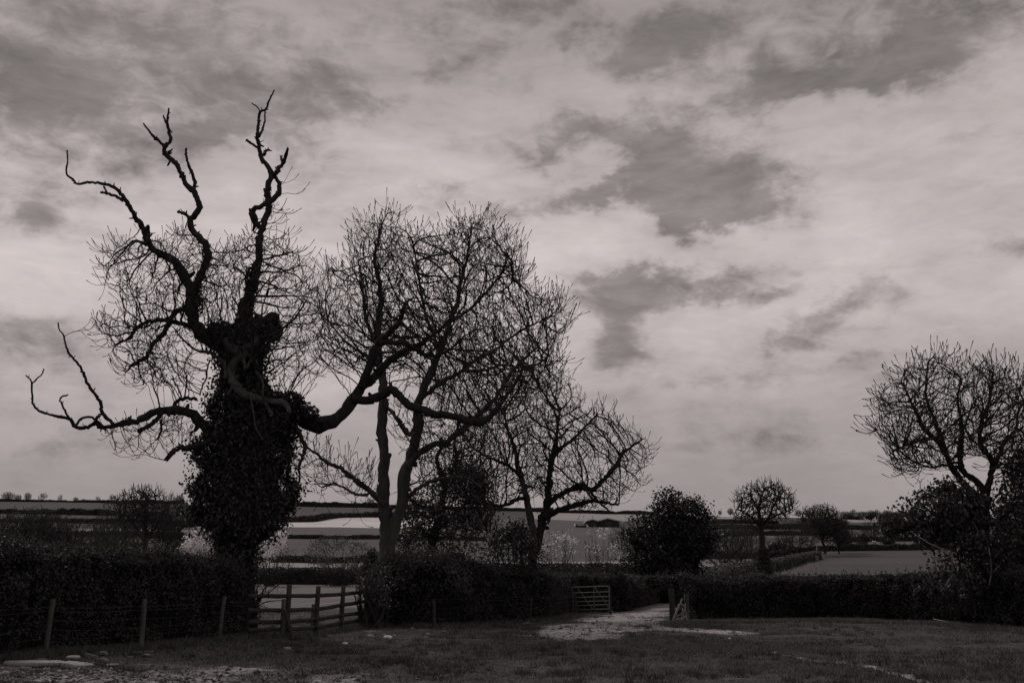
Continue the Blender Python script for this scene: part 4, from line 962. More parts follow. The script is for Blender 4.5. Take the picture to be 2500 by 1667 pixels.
FARH = [
 ('thin dark hedge crossing the fields left of the ivy clad ash', [(-250,300),(100,300),(420,292),(700,288)], 2.0),
 ('thin dark hedge crossing the fields between the ivy clad ash and the double ash', [(700,288),(900,290),(1130,296)], 2.0),
 ('second dark hedge up the slope on the left', [(-250,455),(200,455),(500,452),(640,450)], 2.6),
 ('second dark hedge up the slope below the pale field', [(640,450),(900,452),(1180,462)], 2.4),
 ('ragged hedge line on the upper left slope', [(-250,790),(60,780),(250,770),(400,765)], 4.5),
 ('upper left hedge under the ploughed field', [(-250,640),(150,640),(330,640),(560,632)], 3.0),
 ('short row of bushes on the slope left of the ivy clad ash', [(430,600),(470,598),(520,600)], 3.4),
 ('hedge climbing along the top of the pale field', [(660,660),(750,688),(830,760),(930,800),(1150,800)], 5.0),
 ('hedge along the skyline on the left', [(-300,998),(0,996),(300,996),(448,997)], 4.2),
 ('conifer belt along the skyline between the two big ashes', [(690,996),(800,998),(940,1000)], 4.6),
 ('hedge on the skyline behind the spreading tree', [(940,998),(1150,998),(1350,996)], 4.2),
 ('dark skyline hedge above the barns', [(1340,985),(1450,988),(1600,990)], 3.6),
 ('hedge across the slope above the barns right of the holly', [(1600,820),(1720,820),(1900,815)], 4.0),
 ('dark hedge on the far side of the right hand field', [(2000,352),(2130,350),(2300,348),(2560,345)], 2.4),
 ('dark hedge behind the small pale field by the ivy footed tree', [(1640,306),(1740,304),(1860,302),(1985,306)], 2.7),
 ('far hedge below the wooded skyline on the right', [(1760,560),(1900,560),(2070,560)], 3.2),
 ('far hedge below the white pole on the right', [(2040,470),(2150,466),(2300,470),(2560,470)], 2.6),
 ('upper hedge on the right slope under the ridge', [(1700,700),(1950,700),(2100,690),(2400,690)], 3.6),
 ('short hedge on the right slope below the turbine', [(2200,800),(2300,800),(2560,800)], 3.6),
]
for i, (lb, pd, h) in enumerate(FARH):
    D_ = np.mean([q[1] for q in pd]); hedge('hedge', lb, hp(*pd), h*1.0, h*.78*(.75+.5*R.random(9)), 9000, h*.24, M['leaf_far'], 20+i, .5)

# ------------------------------------------------------------------ smaller trees : prototypes, then copies
def proto_tree(seedn, shape, natt, trunk_h, dense=False, sx=1.0, r0=.0042, step=.024):
    """unit-height bare tree at the origin; returns (limb mesh, crown mesh)"""
    rg = np.random.default_rng(seedn)
    q = rg.normal(size=(natt*3, 3)); q /= np.linalg.norm(q, axis=1, keepdims=True); q *= (rg.random(len(q))**.36)[:, None]
    lum_ = 1+.35*(vnoise(q[:, 0]*2.2+seedn, q[:, 2]*2.2, seedn)-.5); q *= lum_[:, None]
    cz = (1+trunk_h)/2; q = q*np.array([.40*sx, .40*sx, (1-trunk_h)/2])+[0, 0, cz]
    if shape == 'spread': q[:, 2] -= .25*(q[:, 0]**2+q[:, 1]**2)
    if shape == 'wind': q[:, 0] += .22*(q[:, 2]-trunk_h)+.05; q = q[rg.random(len(q)) < .5+.5*vnoise(q[:, 0]*5, q[:, 2]*5, seedn)]
    q = q[:natt]
    tp = [np.array((0, 0, -.02)), np.array((.01, 0, trunk_h*.5)), np.array((rg.normal()*.02, rg.normal()*.02, trunk_h)), np.array((rg.normal()*.04, rg.normal()*.04, trunk_h+.2*(1-trunk_h)))]
    tr_ = catmull(tp, 6); rad = np.linspace(.030, .013, len(tr_))
    lm = MB(); sweep(lm, tr_, rad, 8, .2, seedn)
    seeds = [tr_[8:]]; sd = [np.tile([0, 0, .3], (len(tr_)-8, 1))]
    for a in range(6):
        an_ = a*1.05+rg.random()*.6; o = tr_[10+a]; rch = .17+.12*rg.random()
        e = o+np.array([math.cos(an_)*rch*sx, math.sin(an_)*rch*sx, (.12+.22*rg.random())*(1-trunk_h)*1.3]); mid = (o+e)/2+rg.normal(size=3)*.02-[0, 0, .015]
        lp = catmull([o, mid, e], 6); sweep(lm, lp, np.linspace(.013, .006, len(lp)), 6, .2, a)
        seeds.append(lp[4:]); g = np.gradient(lp, axis=0); sd.append(g[4:]/np.linalg.norm(g[4:], axis=1, keepdims=True)*.3)
    pos, dr, par, n0 = colonize(np.concatenate(seeds), np.concatenate(sd), q, step, .3, step*1.45, 120, .1, .35, .24, 30000)
    pos, dr, par = shoots(pos, dr, par, n0, 1.0 if not dense else 2, .05, 2, .3, .7)
    r = pipe(pos, par, n0, r0, 2.4, .012); mb = MB(); twigs(mb, pos, par, n0, r)
    return lm.mesh('trunk', None, True), mb.mesh('crown')
def proto_bush(seedn, n, size, sx=1.0, hollow=.0):
    rg = np.random.default_rng(seedn); nc = n//14
    q = rg.normal(size=(nc, 3)); q /= np.linalg.norm(q, axis=1, keepdims=True); q *= (rg.random(nc)**.4)[:, None]; q *= (1+.5*(vnoise(q[:, 0]*2+seedn, q[:, 2]*2, seedn)-.5))[:, None]
    c = q*np.array([.5*sx, .5*sx, .5])+[0, 0, .5]; c = np.repeat(c, 14, 0)+rg.normal(size=(nc*14, 3))*.05
    V, Fq = leaves(c, size, None, 0, .3, .65); mb = MB(); mb.add(V, Fq); return mb.mesh('foliage')
TW = {}
for nm, args in dict(round=(3, 'round', 800, .22), round2=(5, 'round', 900, .18), spread=(8, 'spread', 1100, .2, False, 1.25), spread2=(9, 'spread', 900, .12, False, 1.35), wind=(11, 'wind', 330, .25), wind2=(14, 'wind', 300, .2), thick=(17, 'spread', 1500, .06, True, 1.4, .0013, .02), near=(21, 'spread', 2600, .2, False, 1.2, .0022, .017), near2=(23, 'spread', 1700, .15, False, 1.35, .0018, .018), head=(25, 'round', 2600, .3, False, 1.0, .0027, .017)).items():
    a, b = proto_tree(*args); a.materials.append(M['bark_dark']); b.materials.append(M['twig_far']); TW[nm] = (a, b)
BU = {nm: proto_bush(s, n, z, x) for nm, (s, n, z, x) in dict(a=(1, 1700, .12, 1.2), b=(2, 1500, .13, 1.6), c=(4, 1800, .11, 1.0)).items()}
for m_ in BU.values(): m_.materials.append(M['leaf_far'])
def topz(px, D, row): return P(px, row, D)[2]
def bare(kind, px, D, toprow, label, group=None, wid=1.0, name='bare_tree', sink=0.0):
    b = on(px, D); h = max(1.0, topz(px, D, toprow)-b[2])
    t = thing(name, label, 'tree', (b[0], b[1], b[2]-sink), group, random.random()*6.28); t.scale = (h*wid, h*wid, h)
    for nm, me in zip(('trunk', 'crown'), TW[kind]):
        o = bpy.data.objects.new(nm, me); COL.objects.link(o); o.parent = t
    return t
def bush(kind, px, D, toprow, label, group=None, wid=1.0, name='bush', m=None):
    b = on(px, D); h = max(.8, topz(px, D, toprow)-b[2])
    me = BU[kind]
    o = bpy.data.objects.new(name, me); COL.objects.link(o); o.location = (b[0], b[1], b[2]-.1*h); o.scale = (h*wid, h*wid, h*1.1); o.rotation_euler = (0, 0, random.random()*6.28)
    return tag(o, label, 'bush', group)
# trees of the left middle distance
LT = [dict(p=[(351,1363),(355,1327),(357,1312),(355,1288),(354,1257),(356,1231),(358,1210)], r=[6.5,5.5,4.5,3.5,2.8,2.2,1.2]), dict(p=[(355,1321),(339,1304),(335,1288),(318,1272),(306,1257),(292,1253)], r=[3,2.8,2.4,1.8,1]),
  dict(p=[(357,1314),(378,1288),(392,1261),(404,1243)], r=[3,2.4,1.8,1], d=(0,.8)), dict(p=[(355,1290),(340,1262),(330,1235)], r=[2.2,1.6,1], d=(0,1)), dict(p=[(354,1270),(372,1245),(380,1218)], r=[2,1.5,.9], d=(0,-1)), dict(p=[(357,1312),(385,1310),(402,1318),(410,1335)], r=[2,1.6,1], d=(0,-1))]
tree('bare_tree', 'tall bare tree standing over the left hedge with a dark forked trunk', 'tree', 118, 351, LT, [([(278,1245),(295,1212),(328,1190),(360,1182),(385,1192),(402,1212),(418,1240),(425,1290),(405,1335),(370,1300),(320,1310),(280,1285)], 2300, 3.2, 0)], M['bark_dark'], M['twig'], step=.27, infl=3, kill=.38, trop=.1, r0=.024, rate=1.5, shoot=.8, maxn=40000)
bare('near2', 22, 98, 1252, 'bare multi stemmed tree at the far left edge over the hedge', 'bare trees beyond the left hedge', 1.0)
bare('near', 64, 94, 1236, 'bare spreading tree with a straight trunk second from the left edge', 'bare trees beyond the left hedge', 1.1)
bare('near2', 92, 96, 1248, 'bare leaning tree close right of the straight trunked one', 'bare trees beyond the left hedge', 1.0)
bare('thick', 200, 104, 1258, 'twiggy grey thicket tree midway between the left trees and the tall bare one', 'bare trees beyond the left hedge', 1.0)
bare('thick', 268, 110, 1262, 'low twiggy tree just left of the tall bare one', 'bare trees beyond the left hedge', .85)
bare('near', 408, 150, 1200, 'slender bare tree right behind the tall bare one', 'bare trees beyond the left hedge', .42)
bare('near2', 290, 140, 1206, 'small bare crown showing left behind the tall bare tree', 'bare trees beyond the left hedge', .8)
bush('b', 140, 92, 1330, 'dark low bush under the left thicket trees', 'bushes behind the left hedge', 1.6)
bush('a', 232, 96, 1322, 'dark low bush beneath the grey thicket tree', 'bushes behind the left hedge', 1.5)
bush('c', 60, 150, 1290, 'dark bush deep among the left bare trees', 'bushes behind the left hedge', 2.0)
# skyline trees left
SK = [('round2',18,1000,1201,'big round skyline tree at the left edge',1.5),('round',42,1000,1207,'skyline tree second from the left edge',1.2),('round',66,1000,1202,'small mop headed skyline tree with a clear trunk',.9),('wind',100,1000,1202,'wind combed skyline tree right of the mop headed one',1.1),
      ('wind2',143,1000,1206,'thin ragged skyline tree above the dark hedge',.75),('round2',184,1002,1213,'low domed skyline bush tree',1.0),('wind',205,1002,1216,'tiny skyline tree right of the low domed one',1.0),('wind2',241,1000,1210,'small leaning skyline tree alone on the hedge',.9),('wind',280,1000,1206,'pale thin skyline tree left of the tall bare one',1.2),
      ('round2',438,1000,1208,'dense round skyline tree at the end of the left hedge',1.0),('wind2',470,1004,1218,'faint skyline tree just left of the ivy',.8),
      ('round',905,1000,1217,'round skyline tree left of the double ash stems',1.1),('wind',850,1002,1227,'small skyline tree between the big ashes',1.0),
      ('round',1758,1000,1245,'small skyline tree right of the holly',.9),('round2',1784,1000,1240,'skyline tree close left of the ivy footed tree',1.0),('wind',1735,1002,1250,'thin skyline tree nearest the holly',1.0),
      ('round',1950,960,1243,'skyline tree between the ivy footed tree and the domed tree',1.0),('round2',1972,965,1245,'rounded skyline tree touching the domed tree',1.0),('round',2213,985,1247,'lone skyline tree with a fan of branches near the turbine',1.0)]
for kd, px, D, tr_, lb, wd in SK: bare(kd, px, D, tr_, lb, 'trees on the skyline', wd)
for i in range(17):
    px = 2058+i*9.6+random.uniform(-2.5, 2.5)
    bare(random.choice(['round', 'round2', 'spread']), px, 985+random.uniform(-14, 10), 1243+random.uniform(-3, 7)+(4 if px > 2180 else 0), 'bare tree in the small wood on the right hand skyline', 'trees of the skyline wood', 1.0)
for i, (px, tr_) in enumerate(((2070, 1256), (2095, 1258), (2125, 1257), (2160, 1256), (2190, 1260))):
    bush('abc'[i % 3], px, 975, tr_, ('leftmost', 'second', 'middle', 'fourth', 'rightmost')[i]+' dark undergrowth bush from the left at the foot of the skyline wood', 'bushes under the skyline wood', 2.2)
for i, (px, D, tr_, lb) in enumerate(((440,600,1275,'round bush at the left of the short bush row'),(484,602,1277,'long low bush ending the short bush row'),(740,690,1268,'bush on the hedge at the pale field, left one'),(770,700,1262,'taller bush on the hedge above the pale field'),(800,730,1262,'bush next right of the tallest on the pale field hedge'),(1425,900,1264,'small dark round bush on the pale field left of the barns'),(1447,900,1261,'round tree like bush peeping over the barn roofs'),
      (1905,330,1318,'small dark bush in the field right of the ivy footed tree'),(2110,430,1303,'dark bush beside the white trough'),(2168,420,1305,'upright dark bush on the right hand slope'),(2060,410,1308,'grey bush left of the white trough'),(2105,360,1322,'pale rounded bush on the far right hedge'),(2040,520,1298,'dark bush clump under the domed tree'))):
    bush('abc'[i % 3], px, D, tr_, lb, 'bushes on the far slopes', 1.3)
# trees of the right middle distance
LF = [dict(p=[(1866,1368),(1861,1320),(1860,1294),(1856,1268),(1853,1250),(1856,1225),(1862,1200)], r=[9,8,7,5.5,4.2,3,1.2]), dict(p=[(1858,1285),(1844,1274),(1833,1260),(1820,1252),(1800,1242)], r=[3.6,3,2.4,1.8,1], d=(0,-1)), dict(p=[(1860,1292),(1868,1276),(1881,1256),(1886,1239),(1900,1215)], r=[4.2,3.6,3,2.2,1], d=(0,.8)),
  dict(p=[(1860,1298),(1842,1291),(1838,1300),(1822,1306)], r=[2.4,2,1.6,1], d=(0,-1.2)), dict(p=[(1872,1270),(1895,1258),(1918,1250),(1935,1240)], r=[2.6,2.2,1.6,.9], d=(.3,-.6)), dict(p=[(1861,1302),(1885,1296),(1905,1300),(1920,1296)], r=[2.4,2,1.5,.9], d=(0,-1)), dict(p=[(1854,1250),(1840,1225),(1832,1200)], r=[2.8,2,1], d=(0,1.2))]
tF, _, bF = tree('bare_tree', 'round headed bare tree with an ivy covered foot by the diagonal hedge', 'tree', 135, 1866, LF, [([(1783,1243),(1795,1205),(1830,1182),(1868,1170),(1908,1180),(1938,1208),(1948,1245),(1925,1268),(1885,1280),(1830,1285),(1795,1275)], 2300, 3.4, 0)], M['bark_dark'], M['twig'], step=.3, infl=3, kill=.42, trop=.1, r0=.027, rate=1.5, shoot=.8, maxn=40000)
b = on(1868, 135); mb = MB(); n = 3200; q = R.normal(size=(n, 3)); q /= np.linalg.norm(q, axis=1, keepdims=True); q *= (.6+.5*R.random(n))[:, None]
zz = R.random(n); rr_ = np.interp(zz, [0, .25, .6, 1], [1.15, 1.25, 1.15, .5])
C = np.stack([q[:, 0]*rr_, q[:, 1]*rr_, zz*4.6+q[:, 2]*.3], 1); V, Fq = leaves(C, .3, None, 0, .2); mb.add(V, Fq)
link('ivy', mb.mesh('ivy'), M['leaf_ivy'], tF)
bare('thick', 1770, 190, 1258, 'hazy grey thicket left of the ivy footed tree', 'thickets on the right slope', 1.1)
bare('thick', 1812, 230, 1268, 'hazy grey thicket behind the ivy footed tree', 'thickets on the right slope', 1.0)
bare('thick', 1950, 310, 1262, 'hazy grey thicket between the ivy footed tree and the domed tree', 'thickets on the right slope', 1.0)
bare('head', 2014, 318, 1231, 'domed bare tree on the right slope at the end of the diagonal hedge', None, 1.2)
bare('spread', 2048, 330, 1262, 'small bare tree right beside the domed one', 'thickets on the right slope', .9)
bare('wind', 2091, 365, 1292, 'small tree with a dark straight trunk on the far right hedge', 'thickets on the right slope', .9)
bare('thick', 2128, 480, 1270, 'grey thicket behind the white pole', 'thickets on the right slope', .9)
bare('thick', 2175, 470, 1272, 'grey thicket right of the white pole', 'thickets on the right slope', .9)
bare('thick', 1560, 300, 1262, 'grey thicket showing left of the holly', 'thickets on the right slope', 1.2)
bare('thick', 1620, 340, 1275, 'grey thicket hidden mostly by the holly', 'thickets on the right slope', 1.0)
# hawthorn and blossom
def shrub(name, label, px, D, poly, ncl, th, m, size, per, spread, blossom=None, stems=14):
    base = on(px, D); t = thing(name, label, 'shrub', tuple(base))
    leafy(t, base, [(poly, ncl, D, th)], m, size, per, spread)
    if blossom:
        bp, nb_, bs = blossom; mb = MB(); c = clump(volume(bp, int(nb_*1.1), D-.3, th*.9, .5), .9, .47)
        c = np.repeat(c, 6, 0)+R.normal(size=(len(c)*6, 3))*.0016*D; V, Fq = leaves(c, bs, None, 0, 1.3, .8); mb.add(V, Fq); link('blossom', mb.mesh('blossom', base), M['blossom'], t)
    mb = MB()
    for c in volume(poly, stems*3, D, th):
        a = base+np.array([random.gauss(0, .006*D), random.gauss(0, .25), -.1]); mid = (a+c)/2+np.array([0, 0, -.1])+R.normal(size=3)*.12
        sweep(mb, catmull([a, mid, c], 4), np.linspace(.05, .012, 9), 5, .1, 0, False)
    link('stems', mb.mesh('stems', base), M['twig'], t); return t
shrub('hawthorn_bush', 'leafing hawthorn bush with a flat layered top in the field behind the rails', 830, 131, [(745,1355),(765,1325),(800,1308),(850,1312),(890,1330),(930,1355),(925,1390),(860,1400),(790,1395),(760,1375)], 620, 3.6, M['leaf_haw'], .2, 15, .36)
shrub('blossom_shrub', 'white blossoming shrub showing left of the ivy clad trunk', 500, 132, [(445,1345),(455,1310),(490,1290),(540,1295),(560,1350),(550,1400),(470,1395)], 330, 3, M['leaf_haw'], .2, 12, .36, ([(440,1350),(450,1305),(490,1287),(530,1295),(540,1350),(480,1372)], 520, .27))
shrub('blossom_shrub', 'white blossoming shrub showing right of the ivy clad trunk', 655, 132, [(600,1350),(620,1320),(670,1295),(690,1330),(720,1350),(700,1400),(620,1400)], 300, 3, M['leaf_haw'], .2, 12, .36, ([(612,1366),(625,1338),(660,1310),(690,1292),(700,1300),(690,1345),(655,1375)], 420, .26))
shrub('blossom_shrub', 'sparse white flowering shrub behind the spreading tree trunk', 1370, 121, [(1320,1330),(1340,1295),(1390,1290),(1420,1320),(1410,1390),(1330,1395)], 80, 3, M['leaf_haw'], .18, 10, .45, ([(1322,1330),(1340,1290),(1400,1292),(1420,1340),(1380,1365),(1330,1350)], 80, .2))
shrub('blossom_shrub', 'sparse white flowering shrub between the spreading tree and the holly', 1460, 121, [(1420,1320),(1440,1292),(1480,1290),(1510,1320),(1530,1360),(1500,1395),(1430,1395)], 110, 3, M['leaf_haw'], .18, 10, .45, ([(1412,1330),(1440,1288),(1482,1286),(1515,1330),(1545,1365),(1470,1372)], 110, .2))
shrub('bush', 'dark ivy bush round the foot of the spreading tree', 1270, 43, [(1195,1330),(1225,1290),(1275,1270),(1300,1310),(1320,1380),(1310,1440),(1200,1440)], 900, 1.3, M['leaf_shrub'], .11, 15, .18)
shrub('bush', 'leafing bush crowding the foot of the double ash on the right', 1010, 37, [(930,1400),(960,1360),(1010,1340),(1080,1350),(1130,1380),(1140,1450),(930,1450)], 800, 1.1, M['leaf_haw'], .09, 15, .17)
shrub('bush', 'leafing thorn bush left of the double ash foot', 900, 35, [(868,1425),(885,1395),(920,1370),(945,1400),(945,1500),(905,1500),(895,1450)], 210, .8, M['leaf_haw'], .075, 14, .14)

# ------------------------------------------------------------------ reeds and rough grass along the diagonal hedge, banks by the fence
def scatter_line(pd, n, w):
    p = np.array([on(a, b)[:2] for a, b in pd]); pts, t = resample(p, .5); i = R.random(n)*(len(pts)-1)
    x = np.interp(i, np.arange(len(pts)), pts[:, 0])+R.normal(size=n)*w; y = np.interp(i, np.arange(len(pts)), pts[:, 1])+R.normal(size=n)*w
    return np.stack([x, y, zg(x, y)-.03], 1)
for pd, n, w, h in (([(1772,102),(1800,112),(1820,118),(1850,128)], 700, .5, 1.0), ([(1825,122),(1850,130),(1872,140)], 600, .4, 1.2), ([(1930,165),(1960,190),(1985,225)], 700, .6, 1.1), ([(1890,150),(1930,165)], 250, .5, .9), ([(1715,90),(1760,96)], 250, .4, .7)):
    o = grass('reeds', scatter_line(pd, n, w), h, .045, M['reed'], .18); o['label'] = 'pale dead reeds along the foot of the diagonal hedge'
def bank(pts, n, w, h, wd=.007):
    p = np.array(pts); q, t = resample(p, .3); i = R.random(n)*(len(q)-1)
    x = np.interp(i, np.arange(len(q)), q[:, 0])+R.normal(size=n)*w; y = np.interp(i, np.arange(len(q)), q[:, 1])+R.normal(size=n)*w
    return np.stack([x, y, zg(x, y)-.02], 1)
o = grass('rough_grass', bank(FP[4:11], 16000, .22, .2), .17, .008, M['grass'], .5); o['label'] = 'rough grass along the foot of the rails'
o = grass('rough_grass', bank(FP[:5], 13000, .2, .2), .15, .008, M['grass'], .5); o['label'] = 'rough grass along the foot of the left wire fence'
o = grass('rough_grass', bank(FP[10:], 9000, .25, .2), .15, .01, M['grass'], .5); o['label'] = 'rough grass under the hedge left of the steel gate'
o = grass('rough_grass', bank([g2(1690,1522), g2(2000,1516), g2(2300,1526), g2(2600,1548)], 16000, .22, .2), .14, .01, M['grass'], .5); o['label'] = 'rough grass along the foot of the right hedge'
o = grass('rough_grass', bank([g2(1640,1524), g2(1690,1530), g2(1760,1532)], 3500, .35, .2), .12, .01, M['leaf_top'], .5); o['label'] = 'tufts of rough grass at the end of the right hedge'

# ------------------------------------------------------------------ wire fence
g3 = lambda p: np.array([p[0], p[1], float(zg(p[0], p[1]))])
wf = thing('wire_fence', 'wire netting fence on round wooden posts along the hedges', 'fence', tuple(g3(FP[2])))
fb = np.array(wf.location)
PH_ = {0: 1.2, 1: 1.16, 2: 1.15, 3: 1.13, 5: 1.07, 6: .92, 7: .93, 9: .98, 10: .98, 11: .93, 12: .92, 13: .6, 14: .95}
PLEAN = {1: (.06, 0), 2: (.0, 0), 3: (.08, 0), 10: (-.04, 0), 11: (.08, 0), 12: (.07, 0)}
def post(mb, b, h, r, lean=(0, 0), square=False):
    top = b+np.array([lean[0], lean[1], h]); pts = np.array([b-[0, 0, .25], b, b*.65+top*.35, b*.3+top*.7, top-[0, 0, .015], top])
    sweep(mb, pts, np.array([r*1.06, r*1.04, r, r*.97, r*.95, r*.82]), 4 if square else 10, .07, int(abs(b[0])*10) % 17)
for i, h in PH_.items():
    mb = MB(); post(mb, g3(FP[i]), h, .06 if i != 6 else .085, PLEAN.get(i, (0, 0))); o = link('post', mb.mesh('post', fb, i != 6), M['post'] if i < 10 else M['rail'], wf)
for h in (.06, .2, .36, .54, .74, .95, 1.04):
    mb = MB()
    for a, b in zip(FP[:-1], FP[1:]):
        if h > .9 and False: continue
        A = g3(a)+[0, -.06, h*.95]; B = g3(b)+[0, -.06, h*.95]; n = 8; q = np.array([A+(B-A)*s/n-[0, 0, .03*math.sin(math.pi*s/n)+random.gauss(0, .004)] for s in range(n+1)])
        sweep(mb, q, np.full(n+1, .0025 if h < .9 else .0036), 4, 0, 0, False)
    link('wire', mb.mesh('wire', fb), M['wire'], wf)
q, t_ = resample(np.array(FP), .28); z = zg(q[:, 0], q[:, 1]); A = np.stack([q[:, 0], q[:, 1]-.06, z+.04], 1); B = A+[0, 0, .68]
B[:, 0] += R.normal(size=len(B))*.02
mb = MB(); V, Fq = frusta(A, B, np.full(len(A), .0018), np.full(len(A), .0018), 4); mb.add(V, Fq); tag(link('netting', mb.mesh('netting', fb), M['wire'], wf), kind='stuff')

# ------------------------------------------------------------------ timber rails
RD = [28.4, 29.6, 31.0, 33.2, 36.0]; RPX = [606, 700, 771, 833, 891]
RB = [g3(P(px, 1500, D)[:2]) for px, D in zip(RPX, RD)]
rf = thing('rail_fence', 'four rail timber fence with tall posts filling the gap beside the ivy clad ash', 'fence', tuple(RB[2])); rb_ = np.array(rf.location)
TOPS = [1450, 1425, 1430, 1430, 1421]
for i, (b_, tp) in enumerate(zip(RB, TOPS)):
    if i == 0: continue
    zt = P(RPX[i], tp, RD[i])[2]; mb = MB(); post(mb, b_+[0, .07, 0], zt-b_[2], .075, (.02 if i == 1 else .03, 0)); link('post', mb.mesh('post', rb_), M['rail'], rf)
ROWS = [(1454,1454.5,1453.5,1450,1444), (1489,1489,1486.5,1477,1467.5), (1518,1517,1512,1502,1493), (1537,1535.5,1531.5,1520.5,1511.5)]
for r_ in ROWS:
    for i in range(4):
        a = P(RPX[i]+(2 if i else 0), r_[i], RD[i]-.03); b_ = P(RPX[i+1]-2, r_[i+1], RD[i+1]-.03)
        mb = MB(); plank(mb, a, b_, .118, .04, .12); link('rail', mb.mesh('rail', rb_), M['rail'], rf)
a = P(696, 1490, 29.2); b_ = P(716, 1556, 28.6); mb = MB(); sweep(mb, [a, (a+b_)/2, b_-[0, 0, .05]], [.07, .075, .07], 4, .05); link('brace', mb.mesh('brace', rb_), M['post_dark'], rf)
# dead shrub against the rails
base = g3(g2(622,1559)); ds = thing('dead_shrub', 'small dead thorny shrub in front of the left end of the rails', 'shrub', tuple(base))
Dd = base[1]
mb = MB()
for p, r in (([(618,1560),(622,1520),(628,1470),(634,1452)], [9,8,7,5]), ([(632,1458),(645,1438),(662,1424),(680,1418)], [2.2,1.8,1.2]), ([(630,1462),(626,1440),(632,1425),(628,1412)], [2,1.6,1]), ([(634,1462),(650,1452),(668,1436),(684,1424)], [1.6,1.3,1]), ([(628,1480),(645,1470),(668,1466),(690,1465)], [1.6,1.2,.8]), ([(626,1470),(615,1450),(610,1432)], [1.5,1.2,.8]), ([(630,1475),(642,1480),(655,1482)], [1.3,1,.7]), ([(636,1450),(648,1445),(650,1430),(658,1418)], [1.2,1,.7])):
    pts, rad = limb_geo(dict(p=p, r=r, w=.05), Dd); sweep(mb, pts, rad, 6, .2)
link('trunk', mb.mesh('trunk', base, True), M['bark_dark'], ds)
mb = MB(); c0 = np.array([P(*q, Dd) for q in ((640,1440),(650,1430),(665,1424),(630,1430),(655,1450),(672,1440),(640,1470),(618,1440))]); f = R.integers(0, 8, 46)
A = c0[f]+R.normal(size=(46, 3))*.07; B = A+R.normal(size=(46, 3))*.11+[0, 0, .05]; V, Fq = frusta(A, B, np.full(46, .007), np.full(46, .004), 4); mb.add(V, Fq); link('twigs', mb.mesh('twigs', base), M['twig'], ds)
base = g3(g2(885,1533)); ds = thing('dead_branch', 'curved dead branch leaning on the right end of the rails', 'branch', tuple(base)); mb = MB()
for p, r in (([(880,1534),(878,1500),(874,1480),(868,1464),(866,1450)], [4,3.5,3,2.4,1.5]), ([(884,1500),(883,1480),(878,1470),(872,1458)], [2,2,1.5,1])):
    pts, rad = limb_geo(dict(p=p, r=r, w=.05), base[1]-.3); sweep(mb, pts, rad, 6, .2)
link('stem', mb.mesh('stem', base, True), M['bark_dark'], ds)

# ------------------------------------------------------------------ steel gate
gr = P(1488, 1486, 49.3); gl = P(1352, 1486, 50.6); gbz = float(zg(gr[0], gr[1]))
sg = thing('field_gate', 'open tubular steel field gate half buried in the hedge by the lane', 'gate', (gr[0], gr[1], gbz)); gb = np.array(sg.location)
hr = [P(1488, r_, 49.3)[2] for r_ in (1430, 1444, 1455.5, 1466, 1475.5, 1486)]; dv = (gl-gr); dv[2] = 0; tl = 1.0
def gp(f, z): return np.array([gr[0]+dv[0]*f, gr[1]+dv[1]*f, z-.10*f])
def bar(name, a, b_, r): mb = MB(); sweep(mb, [a, (a+b_)/2, b_], [r, r, r], 8, 0); link(name, mb.mesh(name, gb, True), M['galv'], sg)
for z in hr: bar('bar', gp(0, z), gp(1, z), .019)
bar('upright', gp(0, hr[0]+.02), gp(0, hr[-1]-.02), .026); bar('upright', gp(1, hr[0]+.02), gp(1, hr[-1]-.02), .026)
for f in (.27, .66): bar('upright', gp(f, hr[0]), gp(f, hr[-1]), .016)
for f0, f1 in ((.25, 0.0), (.56, .30), (.95, .64)): bar('brace', gp(f0, hr[0]-.03), gp(f1, hr[-1]), .017)
mb = MB(); b_ = g3((gr[0]+.05, gr[1]+.1)); post(mb, b_, 1.25, .055); link('gate_post', mb.mesh('gate_post', gb, True), M['post_dark'], sg)
b_ = g3(P(1397, 1500, 49.0)[:2]); gpz = thing('gate_post', 'dark wooden post at the left of the steel gate', 'post', tuple(b_)); mb = MB(); post(mb, b_, 1.0, .09); link('shaft', mb.mesh('shaft', b_, True), M['post_dark'], gpz)

# ------------------------------------------------------------------ end of the right hedge
def lone_post(name, label, px, row, h, r, m):
    b_ = g3(g2(px, row)); mb = MB(); post(mb, b_, h, r); o = link(name, mb.mesh(name, b_, True), m, None, tuple(b_)); return tag(o, label, 'post')
lone_post('gate_post', 'thick dark gatepost at the left end of the right hedge', 1642, 1514, 1.25, .115, M['post_dark'])
lone_post('gate_post', 'weathered slimmer post in the end of the right hedge', 1678, 1512, 1.0, .1, M['bark_ash'])
base = g3(g2(1660,1516)); DW_ = base[1]-.2
st = thing('stick_pile', 'tangle of bleached sticks leaning between the two gateposts', 'sticks', tuple(base))
for p, r in (([(1641,1518),(1648,1502),(1655,1486),(1662,1468),(1665,1462)], [2.6,2.4,2]), ([(1652,1503),(1663,1497),(1670,1492),(1674,1488)], [1.2,1.3,1.4]), ([(1648,1512),(1662,1509),(1672,1506),(1676,1500)], [1.2,1.6,1.6]), ([(1677,1513),(1675,1500),(1673,1485),(1674,1472)], [1.8,1.4,1.4]), ([(1659,1472),(1665,1474),(1671,1477)], [1.4,1.8,1.6]), ([(1640,1520),(1644,1512),(1652,1496),(1657,1484)], [1.6,1.6,1.2]), ([(1668,1510),(1670,1492),(1671,1478)], [1.2,1.2,1])):
    pts, rad = limb_geo(dict(p=p, r=r, w=.06), DW_); mb = MB(); sweep(mb, pts, rad, 6, .2); link('stick', mb.mesh('stick', base, True), M['stick'], st)
